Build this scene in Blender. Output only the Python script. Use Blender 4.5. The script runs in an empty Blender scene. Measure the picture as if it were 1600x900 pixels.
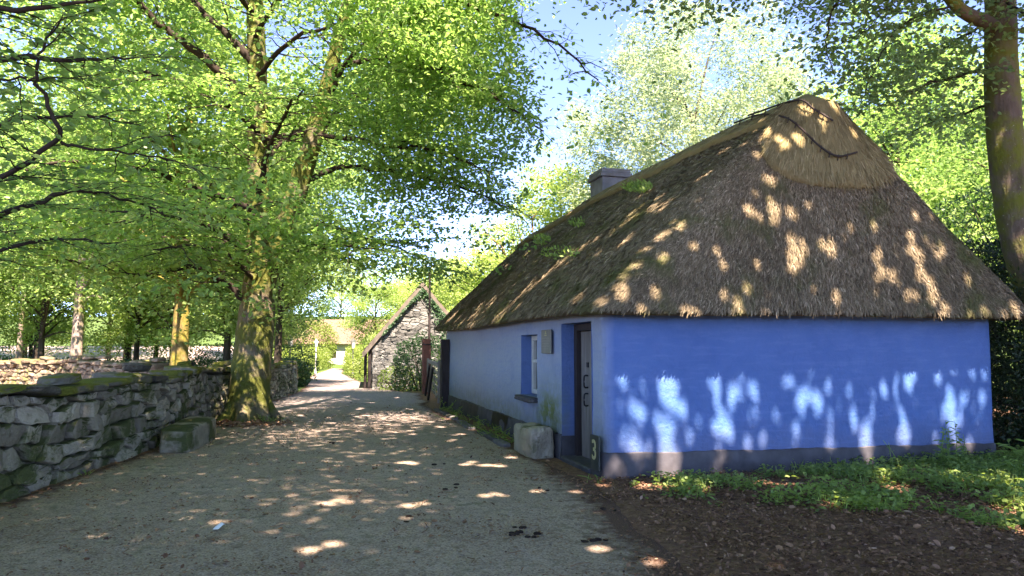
import bpy, math, random
import numpy as np
from mathutils import Vector
from mathutils.bvhtree import BVHTree

SC = bpy.context.scene
COL = SC.collection
rad = math.radians

# ------------------------------------------------------------------ camera, sky, sun, exposure
EYE = 1.6
FPX = 1109.0                     # focal length in pixels of the 1600-wide photograph
PITCH = math.atan(92.0 / FPX)
cam_d = bpy.data.cameras.new('camera')
cam_d.sensor_width = 36.0
cam_d.lens = 36.0 * FPX / 1600.0
cam_d.clip_end = 3000.0
cam_d.clip_start = 0.05
cam = bpy.data.objects.new('camera', cam_d)
COL.objects.link(cam)
cam.location = (0, 0, EYE)
cam.rotation_euler = (rad(90) + PITCH, 0, 0)
SC.camera = cam

SUN_EL = rad(55)
SUN_AZ = rad(18)                  # east of straight behind the viewpoint
SUN_DIR = np.array([math.sin(SUN_AZ) * math.cos(SUN_EL), -math.cos(SUN_AZ) * math.cos(SUN_EL), math.sin(SUN_EL)])
SUN_DIR /= np.linalg.norm(SUN_DIR)
world = bpy.data.worlds.new('World')
SC.world = world
world.use_nodes = True
wn = world.node_tree
bg = wn.nodes['Background']
sky = wn.nodes.new('ShaderNodeTexSky')
sky.sky_type = 'NISHITA'
sky.sun_disc = False
sky.sun_elevation = SUN_EL
sky.sun_rotation = math.atan2(SUN_DIR[0], SUN_DIR[1])
sky.air_density = 0.30
sky.dust_density = 0.0
sky.ozone_density = 5.0
wn.links.new(sky.outputs[0], bg.inputs[0])
bg.inputs[1].default_value = 0.128
sun_d = bpy.data.lights.new('sun', 'SUN')
sun_d.energy = 3.4
sun_d.angle = rad(0.55)
sun_d.color = (1.0, 0.94, 0.86)
sun = bpy.data.objects.new('sun', sun_d)
COL.objects.link(sun)
sun.rotation_euler = Vector(SUN_DIR).to_track_quat('Z', 'Y').to_euler()
sun.location = (20, -10, 30)

SC.view_settings.view_transform = 'Standard'
SC.view_settings.look = 'None'
SC.view_settings.gamma = 1.0
SC.view_settings.exposure = 3.38
try:
    SC.view_settings.use_curve_mapping = False
except Exception:
    pass
try:                                  # the camera's white balance was set for the shade under the trees
    SC.view_settings.use_white_balance = True
    SC.view_settings.white_balance_temperature = 7700.0
    SC.view_settings.white_balance_tint = 26.0
except Exception as e:
    print('no white balance', e)
SC.render.engine = 'CYCLES'
SC.cycles.max_bounces = 8
SC.cycles.diffuse_bounces = 5
SC.cycles.transmission_bounces = 6
SC.cycles.transparent_max_bounces = 8
SC.cycles.caustics_reflective = False
SC.cycles.caustics_refractive = False
SC.cycles.sample_clamp_indirect = 6.0

# ------------------------------------------------------------------ helpers
CP, SP = math.cos(PITCH), math.sin(PITCH)


def ray(u, v):
    """world direction through a photo pixel"""
    x, y = (u - 800.0) / FPX, (450.0 - v) / FPX
    return np.array([x, CP - y * SP, SP + y * CP])


def at(u, v, d):
    """the point seen at pixel (u, v) that lies d metres ahead"""
    r = ray(u, v)
    return np.array([0, 0, EYE]) + r * (d / r[1])


def sm(a, b, x):
    t = np.clip((np.asarray(x, float) - a) / (b - a), 0, 1)
    return t * t * (3 - 2 * t)


def ground_z(x, y):
    x = np.asarray(x, float); y = np.asarray(y, float)
    z = -0.02 * np.clip(y - 25, 0, 35)
    z = z + 2.4 * sm(40, 78, y) * sm(-20, -30, x)
    z = z + 9.0 * sm(85, 220, y)
    return z


class Noise:
    """smooth pseudo noise as a sum of sines, about -1..1"""
    def __init__(self, seed, n=7):
        g = np.random.default_rng(seed)
        self.k = g.normal(size=(n, 3)); self.k /= np.linalg.norm(self.k, axis=1)[:, None]
        self.k *= g.uniform(0.6, 2.2, n)[:, None]
        self.p = g.uniform(0, 6.28, n)
    def __call__(self, P, f=1.0):
        P = np.asarray(P, float)
        return np.sin(P @ (self.k.T * f * 3.0) + self.p).mean(-1) * 1.9


class MB:
    """collects vertices and faces; build() links them as ONE mesh object"""
    def __init__(self):
        self.V = []; self.F = []; self.R = []; self.n = 0; self.S = []
    def add(self, V, F, rnd=0.5, mi=0, smooth=False):
        V = np.asarray(V, float)
        self.V.append(V)
        self.R.append(np.broadcast_to(np.asarray(rnd, float), (len(V),)).copy())
        if isinstance(F, np.ndarray):
            self.F.append((F + self.n, mi, smooth))
        else:
            by = {}
            for f in F:
                by.setdefault(len(f), []).append(f)
            for k, fs in by.items():
                self.F.append((np.array(fs, int) + self.n, mi, smooth))
        self.n += len(V)
    def build(self, name, mats, parent=None, xform=None):
        V = np.concatenate(self.V); R = np.concatenate(self.R)
        if parent is not None:
            V = V - np.array(parent.location)
        me = bpy.data.meshes.new(name)
        me.vertices.add(len(V)); me.vertices.foreach_set('co', V.astype(np.float32).ravel())
        lv = np.concatenate([f.ravel() for f, _, _ in self.F])
        tot = np.concatenate([np.full(len(f), f.shape[1]) for f, _, _ in self.F])
        st = np.concatenate([[0], np.cumsum(tot)[:-1]])
        mi = np.concatenate([np.full(len(f), m) for f, m, _ in self.F])
        smo = np.concatenate([np.full(len(f), s) for f, _, s in self.F])
        me.loops.add(len(lv)); me.loops.foreach_set('vertex_index', lv.astype(np.int32))
        me.polygons.add(len(tot))
        me.polygons.foreach_set('loop_start', st.astype(np.int32))
        me.polygons.foreach_set('loop_total', tot.astype(np.int32))
        me.polygons.foreach_set('material_index', mi.astype(np.int32))
        me.polygons.foreach_set('use_smooth', smo.astype(bool))
        a = me.attributes.new('rnd', 'FLOAT', 'POINT')
        a.data.foreach_set('value', R.astype(np.float32))
        me.update(calc_edges=True)
        me.validate()
        for m in (mats if isinstance(mats, (list, tuple)) else [mats]):
            me.materials.append(m)
        o = bpy.data.objects.new(name, me)
        COL.objects.link(o)
        if parent is not None:
            o.parent = parent
        return o
    # shapes
    def tube(self, P, R, n=8, rnd=0.5, mi=0, cap=True, wob=0.0, seed=0):
        P = np.asarray(P, float); R = np.broadcast_to(np.asarray(R, float), (len(P),))
        T = np.gradient(P, axis=0); T /= np.linalg.norm(T, axis=1)[:, None] + 1e-9
        ref = np.array([0, 0, 1.0]) if abs(T[0][2]) < 0.9 else np.array([1.0, 0, 0])
        A = np.cross(T, ref); A /= np.linalg.norm(A, axis=1)[:, None] + 1e-9
        B = np.cross(T, A)
        th = np.linspace(0, 2 * np.pi, n, endpoint=False)
        rr = np.ones((len(P), n))
        if wob:
            g = np.random.default_rng(seed)
            for k in (2, 3, 5):
                rr += wob / k * np.sin(k * th[None] + g.uniform(0, 6.28) + np.linspace(0, g.uniform(-3, 3), len(P))[:, None])
            rr += g.normal(0, wob * .25, rr.shape)
        V = P[:, None] + (R[:, None] * rr)[..., None] * (np.cos(th)[None, :, None] * A[:, None] + np.sin(th)[None, :, None] * B[:, None])
        m = len(P)
        i = np.arange(m - 1)[:, None]; j = np.arange(n)[None]
        F = np.stack([i * n + j, i * n + (j + 1) % n, (i + 1) * n + (j + 1) % n, (i + 1) * n + j], -1).reshape(-1, 4)
        self.add(V.reshape(-1, 3), F, rnd, mi, True)
        if cap:
            self.add(V[-1], [list(range(n))], rnd, mi); self.add(V[0], [list(range(n))[::-1]], rnd, mi)
    def box(self, c, d, ax=None, rnd=0.5, mi=0, bev=0.0, jit=0.0, seed=0):
        """box of size d about c; ax = three row axes; bevelled"""
        hx, hy, hz = [k / 2.0 for k in d]
        b = min(bev, hx * .9, hy * .9, hz * .9)
        V = []; 
        if b <= 0:
            V = [(sx * hx, sy * hy, sz * hz) for sx in (-1, 1) for sy in (-1, 1) for sz in (-1, 1)]
            F = [(0, 1, 3, 2), (4, 6, 7, 5), (0, 4, 5, 1), (2, 3, 7, 6), (0, 2, 6, 4), (1, 5, 7, 3)]
        else:
            idx = {}
            for sx in (-1, 1):
                for sy in (-1, 1):
                    for sz in (-1, 1):
                        for k in range(3):
                            p = [sx * hx, sy * hy, sz * hz]
                            for q in range(3):
                                if q != k:
                                    p[q] -= (sx, sy, sz)[q] * b
                            idx[(sx, sy, sz, k)] = len(V); V.append(p)
            F = []
            for k in range(3):
                o1, o2 = [q for q in range(3) if q != k]
                for s in (-1, 1):
                    loop = []
                    for a1, a2 in ((-1, -1), (1, -1), (1, 1), (-1, 1)):
                        sg = [0, 0, 0]; sg[k] = s; sg[o1] = a1; sg[o2] = a2
                        loop.append(idx[(sg[0], sg[1], sg[2], k)])
                    F.append(loop)
            for k in range(3):
                o1, o2 = [q for q in range(3) if q != k]
                for a1 in (-1, 1):
                    for a2 in (-1, 1):
                        def sg(e):
                            t = [0, 0, 0]; t[k] = e; t[o1] = a1; t[o2] = a2; return t
                        n_, p_ = sg(-1), sg(1)
                        F.append([idx[(*n_, o1)], idx[(*p_, o1)], idx[(*p_, o2)], idx[(*n_, o2)]])
            for sx in (-1, 1):
                for sy in (-1, 1):
                    for sz in (-1, 1):
                        F.append([idx[(sx, sy, sz, k)] for k in range(3)])
        V = np.array(V, float)
        if jit:
            V = V + np.random.default_rng(seed).normal(0, jit, V.shape)
        if ax is not None:
            V = V @ np.array(ax, float)
        self.add(V + np.array(c), F, rnd, mi)
    def rock(self, c, d, ax=None, rnd=0.5, seed=0, mi=0, rough=0.08, pw=5.0, res=4):
        """weathered rounded block"""
        n = res
        g = np.linspace(-1, 1, n + 1)
        Vs, Fs, off = [], [], 0
        for k in range(3):
            for s in (-1, 1):
                a, b = np.meshgrid(g, g, indexing='ij')
                P = np.zeros((n + 1, n + 1, 3))
                o1, o2 = [q for q in range(3) if q != k]
                P[..., k] = s; P[..., o1] = a; P[..., o2] = b
                Vs.append(P.reshape(-1, 3))
                i, j = np.meshgrid(np.arange(n), np.arange(n), indexing='ij')
                q = np.stack([i * (n + 1) + j, (i + 1) * (n + 1) + j, (i + 1) * (n + 1) + j + 1, i * (n + 1) + j + 1], -1).reshape(-1, 4)
                Fs.append(q + off); off += (n + 1) ** 2
        V = np.concatenate(Vs)
        r = (np.abs(V) ** pw).sum(1) ** (1 / pw)
        V = V / r[:, None]
        N = Noise(seed)
        N2 = Noise(seed + 991)
        V = V * (1 + rough * (N(V, .7) + .5 * N2(V, 2.0)))[:, None]
        g2 = np.random.default_rng(seed)
        sk = np.eye(3) + g2.normal(0, rough * .8, (3, 3))
        V = (V @ sk) * np.array(d) / 2
        if ax is not None:
            V = V @ np.array(ax, float)
        self.add(V + np.array(c), np.concatenate(Fs), rnd, mi, False)


def tag(o, label=None, cat=None, group=None, kind=None):
    if label: o['label'] = label
    if cat: o['category'] = cat
    if group: o['group'] = group
    if kind: o['kind'] = kind
    return o


def empty(name, loc, label, cat, group=None):
    o = bpy.data.objects.new(name, None)
    COL.objects.link(o)
    o.empty_display_size = 0.2
    o.location = tuple(float(k) for k in loc)
    return tag(o, label, cat, group)


# ---- materials
class NM:
    def __init__(self, name):
        self.m = bpy.data.materials.new(name); self.m.use_nodes = True
        self.t = self.m.node_tree; self.t.nodes.clear()
        self.out = self.n('ShaderNodeOutputMaterial')
    def n(self, typ, **kw):
        o = self.t.nodes.new(typ)
        for k, v in kw.items():
            setattr(o, k, v)
        return o
    def l(self, a, b):
        self.t.links.new(a, b)
    def coord(self, scale=(1, 1, 1), kind='Object'):
        c = self.n('ShaderNodeTexCoord'); mp = self.n('ShaderNodeMapping')
        self.l(c.outputs[kind], mp.inputs[0]); mp.inputs['Scale'].default_value = scale
        return mp.outputs[0]
    def noise(self, vec, scale, detail=4, rough=.55, dist=0):
        t = self.n('ShaderNodeTexNoise'); self.l(vec, t.inputs['Vector'])
        t.inputs['Scale'].default_value = scale; t.inputs['Detail'].default_value = detail
        t.inputs['Roughness'].default_value = rough; t.inputs['Distortion'].default_value = dist
        return t.outputs['Fac']
    def voro(self, vec, scale, feat='F1', out='Distance'):
        t = self.n('ShaderNodeTexVoronoi', feature=feat); self.l(vec, t.inputs['Vector'])
        t.inputs['Scale'].default_value = scale
        return t.outputs[out]
    def ramp(self, fac, stops):
        r = self.n('ShaderNodeValToRGB'); self.l(fac, r.inputs[0])
        e = r.color_ramp.elements
        while len(e) > 1: e.remove(e[-1])
        e[0].position = stops[0][0]; e[0].color = (*stops[0][1], 1) if len(stops[0][1]) == 3 else stops[0][1]
        for p, c in stops[1:]:
            x = e.new(p); x.color = (*c, 1)
        return r.outputs[0]
    def f(self, fac, a, b):
        r = self.n('ShaderNodeMapRange'); self.l(fac, r.inputs[0])
        r.inputs[1].default_value = a; r.inputs[2].default_value = b
        return r.outputs[0]
    def mix(self, fac, a, b, mode='MIX'):
        m = self.n('ShaderNodeMix', data_type='RGBA', blend_type=mode)
        if isinstance(fac, (int, float)): m.inputs[0].default_value = fac
        else: self.l(fac, m.inputs[0])
        for s, x in ((6, a), (7, b)):
            if isinstance(x, tuple): m.inputs[s].default_value = (*x, 1)
            else: self.l(x, m.inputs[s])
        return m.outputs[2]
    def math(self, op, a, b=None):
        m = self.n('ShaderNodeMath', operation=op)
        for i, x in enumerate((a, b)):
            if x is None: continue
            if isinstance(x, (int, float)): m.inputs[i].default_value = x
            else: self.l(x, m.inputs[i])
        return m.outputs[0]
    def attr(self, name='rnd'):
        a = self.n('ShaderNodeAttribute'); a.attribute_name = name
        return a.outputs['Fac']
    def bump(self, h, strength=.5, dist=.02, normal=None):
        b = self.n('ShaderNodeBump'); self.l(h, b.inputs['Height'])
        b.inputs['Strength'].default_value = strength; b.inputs['Distance'].default_value = dist
        if normal is not None: self.l(normal, b.inputs['Normal'])
        return b.outputs[0]
    def principled(self, col, rough=.8, spec=.3, normal=None, **kw):
        p = self.n('ShaderNodeBsdfPrincipled')
        if isinstance(col, tuple): p.inputs['Base Color'].default_value = (*col, 1)
        else: self.l(col, p.inputs['Base Color'])
        if isinstance(rough, (int, float)): p.inputs['Roughness'].default_value = rough
        else: self.l(rough, p.inputs['Roughness'])
        p.inputs['Specular IOR Level'].default_value = spec
        for k, v in kw.items(): p.inputs[k].default_value = v
        if normal is not None: self.l(normal, p.inputs['Normal'])
        return p.outputs[0]
    def done(self, sh):
        self.l(sh, self.out.inputs[0]); return self.m


def leaf_mat(name, stops, trans, tw=.45, rough=.45, spec=.25, objrand=0.0):
    k = NM(name)
    r = k.attr()
    if objrand:
        oi = k.n('ShaderNodeObjectInfo')
        r = k.math('ADD', r, k.math('MULTIPLY', k.math('SUBTRACT', oi.outputs['Random'], .5), objrand))
    col = k.ramp(r, stops)
    p = k.principled(col, rough, spec)
    t = k.n('ShaderNodeBsdfTranslucent')
    k.l(k.mix(1.0, col, trans, 'MULTIPLY'), t.inputs[0])
    mx = k.n('ShaderNodeMixShader'); mx.inputs[0].default_value = tw
    k.l(p, mx.inputs[1]); k.l(t.outputs[0], mx.inputs[2])
    return k.done(mx.outputs[0])


def plain(name, col, rough=.7, spec=.3, var=.25, scale=8, bump=.15, stretch=(1, 1, 1), **kw):
    k = NM(name); c = k.coord(stretch)
    nz = k.noise(c, scale, 5)
    cc = k.mix(k.f(nz, .3, .7), tuple(x * (1 - var) for x in col), tuple(min(1, x * (1 + var)) for x in col))
    return k.done(k.principled(cc, rough, spec, k.bump(k.noise(c, scale * 4, 4), bump, .01), **kw))


M = {}
G = lambda d, l: [(0.0, d), (0.55, tuple((a + b) / 2 for a, b in zip(d, l))), (1.0, l)]
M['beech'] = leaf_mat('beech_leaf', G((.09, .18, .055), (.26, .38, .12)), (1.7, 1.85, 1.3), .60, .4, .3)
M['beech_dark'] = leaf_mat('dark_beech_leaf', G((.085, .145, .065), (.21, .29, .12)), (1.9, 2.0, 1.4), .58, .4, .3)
M['wood_leaf'] = leaf_mat('woodland_leaf', G((.095, .175, .055), (.27, .38, .13)), (1.6, 1.8, 1.2), .5, .5, .25, .5)
M['lime_leaf'] = leaf_mat('lime_leaf', G((.15, .25, .08), (.34, .43, .17)), (1.8, 1.8, 1.0), .48, .5, .25, .25)
M['willow_leaf'] = leaf_mat('willow_leaf', G((.16, .23, .13), (.36, .43, .28)), (1.5, 1.6, 1.2), .42, .5, .3)
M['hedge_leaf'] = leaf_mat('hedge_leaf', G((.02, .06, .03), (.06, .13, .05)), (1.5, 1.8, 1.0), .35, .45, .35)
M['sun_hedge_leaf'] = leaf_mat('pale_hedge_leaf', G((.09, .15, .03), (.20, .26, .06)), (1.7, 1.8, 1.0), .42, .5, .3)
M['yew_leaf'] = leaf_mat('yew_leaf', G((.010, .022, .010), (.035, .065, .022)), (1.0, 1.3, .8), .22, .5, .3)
M['herb_leaf'] = leaf_mat('herb_leaf', G((.10, .18, .045), (.30, .40, .12)), (1.8, 1.9, 1.0), .45, .5, .3)
M['litter'] = leaf_mat('leaf_litter', [(0, (.07, .040, .024)), (.5, (.21, .115, .065)), (.85, (.31, .18, .105)), (1, (.38, .25, .165))], (1.1, 1.0, .9), .1, .8, .15)


def bark_mat(name, a, b, moss, moss_amt, lichen=True):
    k = NM(name); c = k.coord((1, 1, .35))
    c2 = k.coord()
    n1 = k.noise(c, 5, 6, .6)
    col = k.mix(k.f(n1, .3, .7), a, b)
    nm = k.noise(c2, 2.2, 6, .62)
    col = k.mix(k.f(nm, moss_amt - .09, moss_amt + .09), moss, col)
    if lichen:
        v = k.noise(c2, 24, 3, .5)
        col = k.mix(k.f(v, .68, .74), col, (.33, .34, .24))
    h = k.math('ADD', k.noise(c, 22, 5, .6), k.math('MULTIPLY', k.noise(c2, 4, 3), 1.5))
    return k.done(k.principled(col, .9, .15, k.bump(h, .8, .03)))


M['beech_bark'] = bark_mat('mossy_beech_bark', (.085, .07, .048), (.19, .155, .11), (.085, .098, .020), .57)
M['yellow_bark'] = bark_mat('yellow_moss_bark', (.10, .075, .035), (.24, .185, .07), (.20, .18, .03), .50)
M['pink_bark'] = bark_mat('pale_bark', (.16, .13, .10), (.30, .24, .20), (.10, .12, .03), .42)
M['dark_bark'] = bark_mat('dark_bark', (.022, .018, .014), (.06, .048, .036), (.03, .04, .01), .38, False)
M['twig'] = plain('twig_bark', (.035, .027, .02), .85, .15)
M['brown_bark'] = plain('brown_branch_bark', (.20, .12, .07), .85, .15, .4)

# ---- leaves
def leaves_into(mb, P, D, N, S, wr=.62, rnd=None, fold=.25, simple=False):
    """one folded ovate leaf (two quads), or one diamond when simple, at each P along D with face normal N"""
    D = D / (np.linalg.norm(D, axis=1)[:, None] + 1e-9)
    W = np.cross(N, D); W /= np.linalg.norm(W, axis=1)[:, None] + 1e-9
    N = np.cross(D, W)
    S = S[:, None]; n = len(P)
    if rnd is None: rnd = np.full(n, .5)
    if simple:
        V = np.stack([P, P + D * S * .5 + W * S * wr * .5, P + D * S, P + D * S * .5 - W * S * wr * .5], 1)
        F = np.arange(n * 4).reshape(n, 4)
        mb.add(V.reshape(-1, 3), F, np.repeat(rnd, 4))
        return
    w = W * S * wr * .5; u = N * S * fold * .3
    V = np.stack([P, P + D * S * .28 + w * .92 + u, P + D * S * .68 + w * .8 + u, P + D * S - u * .6,
                  P + D * S * .68 - w * .8 + u, P + D * S * .28 - w * .92 + u], 1)
    b = np.arange(n)[:, None] * 6
    F = np.concatenate([b + np.array([[0, 1, 2, 3]]), b + np.array([[0, 3, 4, 5]])])
    mb.add(V.reshape(-1, 3), F, np.repeat(rnd, 6))


class Leaves:
    """leaf list: position, axis, normal, size, colour number"""
    def __init__(self): self.L = []
    def add(self, P, D, N, S, R): self.L.append(np.concatenate([P, D, N, S[:, None], R[:, None]], 1))
    def arr(self): return np.concatenate(self.L) if self.L else np.zeros((0, 11))


def unit(g, n):
    v = g.normal(size=(n, 3)); return v / np.linalg.norm(v, axis=1)[:, None]


def clump_leaves(g, centres, radii, per, size, flat=.5, up=1.2, rj=.25, tone=None):
    """leaves gathered in flattish clumps"""
    n = len(centres) * per
    c = np.repeat(centres, per, 0); r = np.repeat(radii, per)
    o = g.normal(size=(n, 3)) * np.array([1, 1, flat]) * .5
    P = c + o * r[:, None]
    D = unit(g, n); D[:, 2] = D[:, 2] * .5 - .25
    N = unit(g, n) + np.array([0, 0, up])
    S = size * g.uniform(.7, 1.25, n)
    tone = g.uniform(.2, .8, len(centres)) if tone is None else tone
    R = np.clip(np.repeat(tone, per) + g.normal(0, rj, n) * .7, 0, 1)
    return P, D, N, S, R


def spline(P, n):
    P = np.asarray(P, float)
    if len(P) == 2:
        t = np.linspace(0, 1, n)[:, None]; return P[0] * (1 - t) + P[1] * t
    Q = np.concatenate([[2 * P[0] - P[1]], P, [2 * P[-1] - P[-2]]])
    out = []
    for x in np.linspace(0, len(P) - 1, n):
        i = min(int(x), len(P) - 2); t = x - i
        a, b, c, d = Q[i:i + 4]
        out.append(.5 * (2 * b + (c - a) * t + (2 * a - 5 * b + 4 * c - d) * t * t + (3 * b - a - 3 * c + d) * t ** 3))
    return np.array(out)


def branching(g, limb, r0, r1, wood, L, step=.38, len2=1.1, twig_step=.16, twig_len=.42, leaf=.07, leaf_step=.05,
              droop=.12, start=.25, tone=.5, flat=.35, twigs=True, wobble=.05, up2=.05):
    """a limb with side branches, twigs and leaves set on the twigs in flat sprays"""
    pts = spline(limb, max(6, int(len(limb) * 4)))
    pts[1:-1] += g.normal(0, wobble * .5, (len(pts) - 2, 3))
    R = np.linspace(r0, r1, len(pts))
    wood.tube(pts, R, 8 if r0 > .05 else 5, cap=False, wob=.06, seed=int(g.integers(1e6)))
    seg = np.linalg.norm(np.diff(pts, axis=0), axis=1); cum = np.concatenate([[0], np.cumsum(seg)])
    total = cum[-1]
    d = total * start; side = 1
    while d < total:
        i = min(np.searchsorted(cum, d) - 1, len(pts) - 2); i = max(i, 0)
        t = (d - cum[i]) / seg[i]
        p = pts[i] * (1 - t) + pts[i + 1] * t
        T = pts[i + 1] - pts[i]; T /= np.linalg.norm(T)
        h = np.cross(T, [0, 0, 1.0]); hn = np.linalg.norm(h)
        h = h / hn if hn > .25 else unit(g, 1)[0] * np.array([1, 1, .2])
        direc = T * g.uniform(.35, .9) + h * side * g.uniform(.7, 1.2) + np.array([0, 0, g.normal(up2, .22)])
        direc /= np.linalg.norm(direc)
        l2 = len2 * g.uniform(.6, 1.3) * (1 - .45 * d / total)
        m = 6
        s = np.linspace(0, 1, m)[:, None]
        q = p + direc * l2 * s + np.array([0, 0, -droop]) * l2 * s ** 2 + np.cumsum(g.normal(0, .025 * l2, (m, 3)), 0) * (s > 0)
        rb = min(max(.004, .012 * l2), r0 * .5)
        wood.tube(q, np.linspace(rb, .0025, m), 4, cap=False)
        # twigs
        tn = max(2, int(l2 / twig_step)); tw = tone + g.normal(0, .18)
        for k in range(tn):
            f = (k + .6) / tn
            x = f * (m - 1); i2 = min(int(x), m - 2); tt = x - i2
            b0 = q[i2] * (1 - tt) + q[i2 + 1] * tt
            T2 = q[i2 + 1] - q[i2]; T2 /= np.linalg.norm(T2) + 1e-9
            h2 = np.cross(T2, [0, 0, 1.0]); h2 /= np.linalg.norm(h2) + 1e-9
            sd = 1 if k % 2 else -1
            td = T2 * g.uniform(.5, 1.) + h2 * sd * g.uniform(.5, 1.1) + np.array([0, 0, g.normal(-.08, .16)])
            td /= np.linalg.norm(td)
            tl = twig_len * g.uniform(.5, 1.2) * (1.1 - .5 * f)
            if twigs:
                wood.tube(np.stack([b0, b0 + td * tl * .5 + [0, 0, .01], b0 + td * tl]), [.0035, .0025, .0012], 3, cap=False)
            nl = max(3, int(tl / leaf_step))
            a = (np.arange(nl) + .5) / nl
            lp = b0 + td * tl * a[:, None] + g.normal(0, .012, (nl, 3))
            w3 = np.cross(td, [0, 0, 1.0]); w3 /= np.linalg.norm(w3) + 1e-9
            sg = np.where(np.arange(nl) % 2, 1, -1)[:, None]
            ld = td * .65 + w3 * sg * .8 + g.normal(0, .22, (nl, 3)) + np.array([0, 0, -.12])
            ln = np.array([0, 0, 1.0]) + g.normal(0, flat, (nl, 3))
            L.add(lp, ld, ln, leaf * g.uniform(.65, 1.2, nl), np.clip(tw + g.normal(0, .2, nl), 0, 1))
        d += step * g.uniform(.6, 1.4); side = -side


SPOTS = []            # (point, radius) left free of leaves towards the sun: the gaps in the canopy that let the sun through
_e1 = np.cross(SUN_DIR, [0, 0, 1.0]); _e1 /= np.linalg.norm(_e1)
_e2 = np.cross(SUN_DIR, _e1)


def open_gaps(A):
    """drop the leaves that stand in one of the gaps"""
    if not SPOTS or not len(A): return A
    c = A[:, :3] + A[:, 3:6] / (np.linalg.norm(A[:, 3:6], axis=1)[:, None] + 1e-9) * A[:, 9:10] * .5
    keep = np.ones(len(A), bool)
    rk = np.random.default_rng(len(A)).random(len(A))
    for i_, (p, r) in enumerate(SPOTS):
        dlt = c - p
        along = dlt @ SUN_DIR
        d2 = (dlt @ _e1) ** 2 + (dlt @ _e2) ** 2
        keep &= ~((d2 < (r + A[:, 9] * .35) ** 2) & (along > .25) & (rk > (0, .0, .12, .25)[i_ % 4]))
    return A[keep]


def crown_mesh(name, L, mat, parent, wr=.62, simple=False, gaps=True):
    A = L.arr() if isinstance(L, Leaves) else L
    if gaps: A = open_gaps(A)
    mb = MB()
    leaves_into(mb, A[:, :3], A[:, 3:6], A[:, 6:9], A[:, 9], wr, A[:, 10], simple=simple)
    return mb.build(name, mat, parent)

# ------------------------------------------------------------------ ground and path
def litter_ground():
    k = NM('woodland_floor'); c = k.coord()
    n1 = k.noise(c, 1.1, 6, .6); n2 = k.noise(c, 14, 6, .65); n3 = k.noise(c, 60, 3, .6)
    soil = k.mix(k.f(n2, .35, .68), (.11, .064, .040), (.26, .155, .095))
    soil = k.mix(k.f(n3, .55, .72), soil, (.24, .165, .12))
    geo = k.n('ShaderNodeSeparateXYZ'); k.l(c, geo.inputs[0])
    far = k.math('ADD', geo.outputs[1], k.math('MULTIPLY', n1, 6))
    grass = k.mix(k.f(n2, .3, .7), (.035, .07, .018), (.09, .15, .035))
    col = k.mix(k.f(far, 27, 31), soil, grass)
    # pale dry track and yard beyond the wood
    fx = k.math('ADD', geo.outputs[0], k.math('MULTIPLY', n1, 8))
    pale = k.math('MULTIPLY', k.f(far, 46, 50), k.f(fx, -18, -22))
    pale = k.math('MULTIPLY', pale, k.f(far, 82, 76))
    col = k.mix(pale, col, (.46, .37, .32))
    h = k.math('ADD', n2, k.math('MULTIPLY', n3, .5))
    return k.done(k.principled(col, .95, .1, k.bump(h, .8, .04)))


def path_mat():
    k = NM('gravel_path'); c = k.coord()
    n1 = k.noise(c, .9, 6, .62); n2 = k.noise(c, 7, 6, .65); n3 = k.noise(c, 90, 3, .7); v = k.voro(c, 70)
    v2 = k.voro(c, 70, out='Color')
    base = k.mix(k.f(n1, .35, .65), (.235, .170, .108), (.345, .265, .183))
    geo = k.n('ShaderNodeSeparateXYZ'); k.l(c, geo.inputs[0])
    base = k.mix(k.f(k.math('ADD', geo.outputs[1], k.math('MULTIPLY', n1, 6)), 12, 22), base, (.24, .20, .185))
    # a paler worn strip and greenish film towards the house
    g = k.n('ShaderNodeSeparateColor'); k.l(v2, g.inputs[0])
    base = k.mix(k.math('MULTIPLY', k.f(g.outputs[0], .1, 1), .55), base, (.45, .41, .35))
    base = k.mix(k.math('MULTIPLY', k.f(g.outputs[1], .6, 1), .6), base, (.05, .045, .036))
    base = k.mix(k.math('MULTIPLY', k.f(n3, .56, .7), .6), base, (.10, .06, .035))
    side = k.math('MULTIPLY', k.f(n2, .48, .62), k.f(n1, .45, .62))
    base = k.mix(k.math('MULTIPLY', side, .6), base, (.075, .085, .04))
    dirt = k.math('MULTIPLY', k.f(n2, .55, .7), k.f(n1, .55, .42))
    base = k.mix(k.math('MULTIPLY', dirt, .7), base, (.085, .05, .032))
    ed = k.attr()
    ed = k.math('ADD', ed, k.math('MULTIPLY', k.math('SUBTRACT', n2, .5), 1.1))
    soil = k.mix(k.f(n3, .4, .65), (.055, .032, .022), (.17, .10, .065))
    base = k.mix(k.f(ed, .35, .75), base, soil)
    h = k.math('ADD', k.math('MULTIPLY', v, -1.0), k.math('MULTIPLY', n2, .8))
    return k.done(k.principled(base, .9, .2, k.bump(h, .5, .010)))


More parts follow.
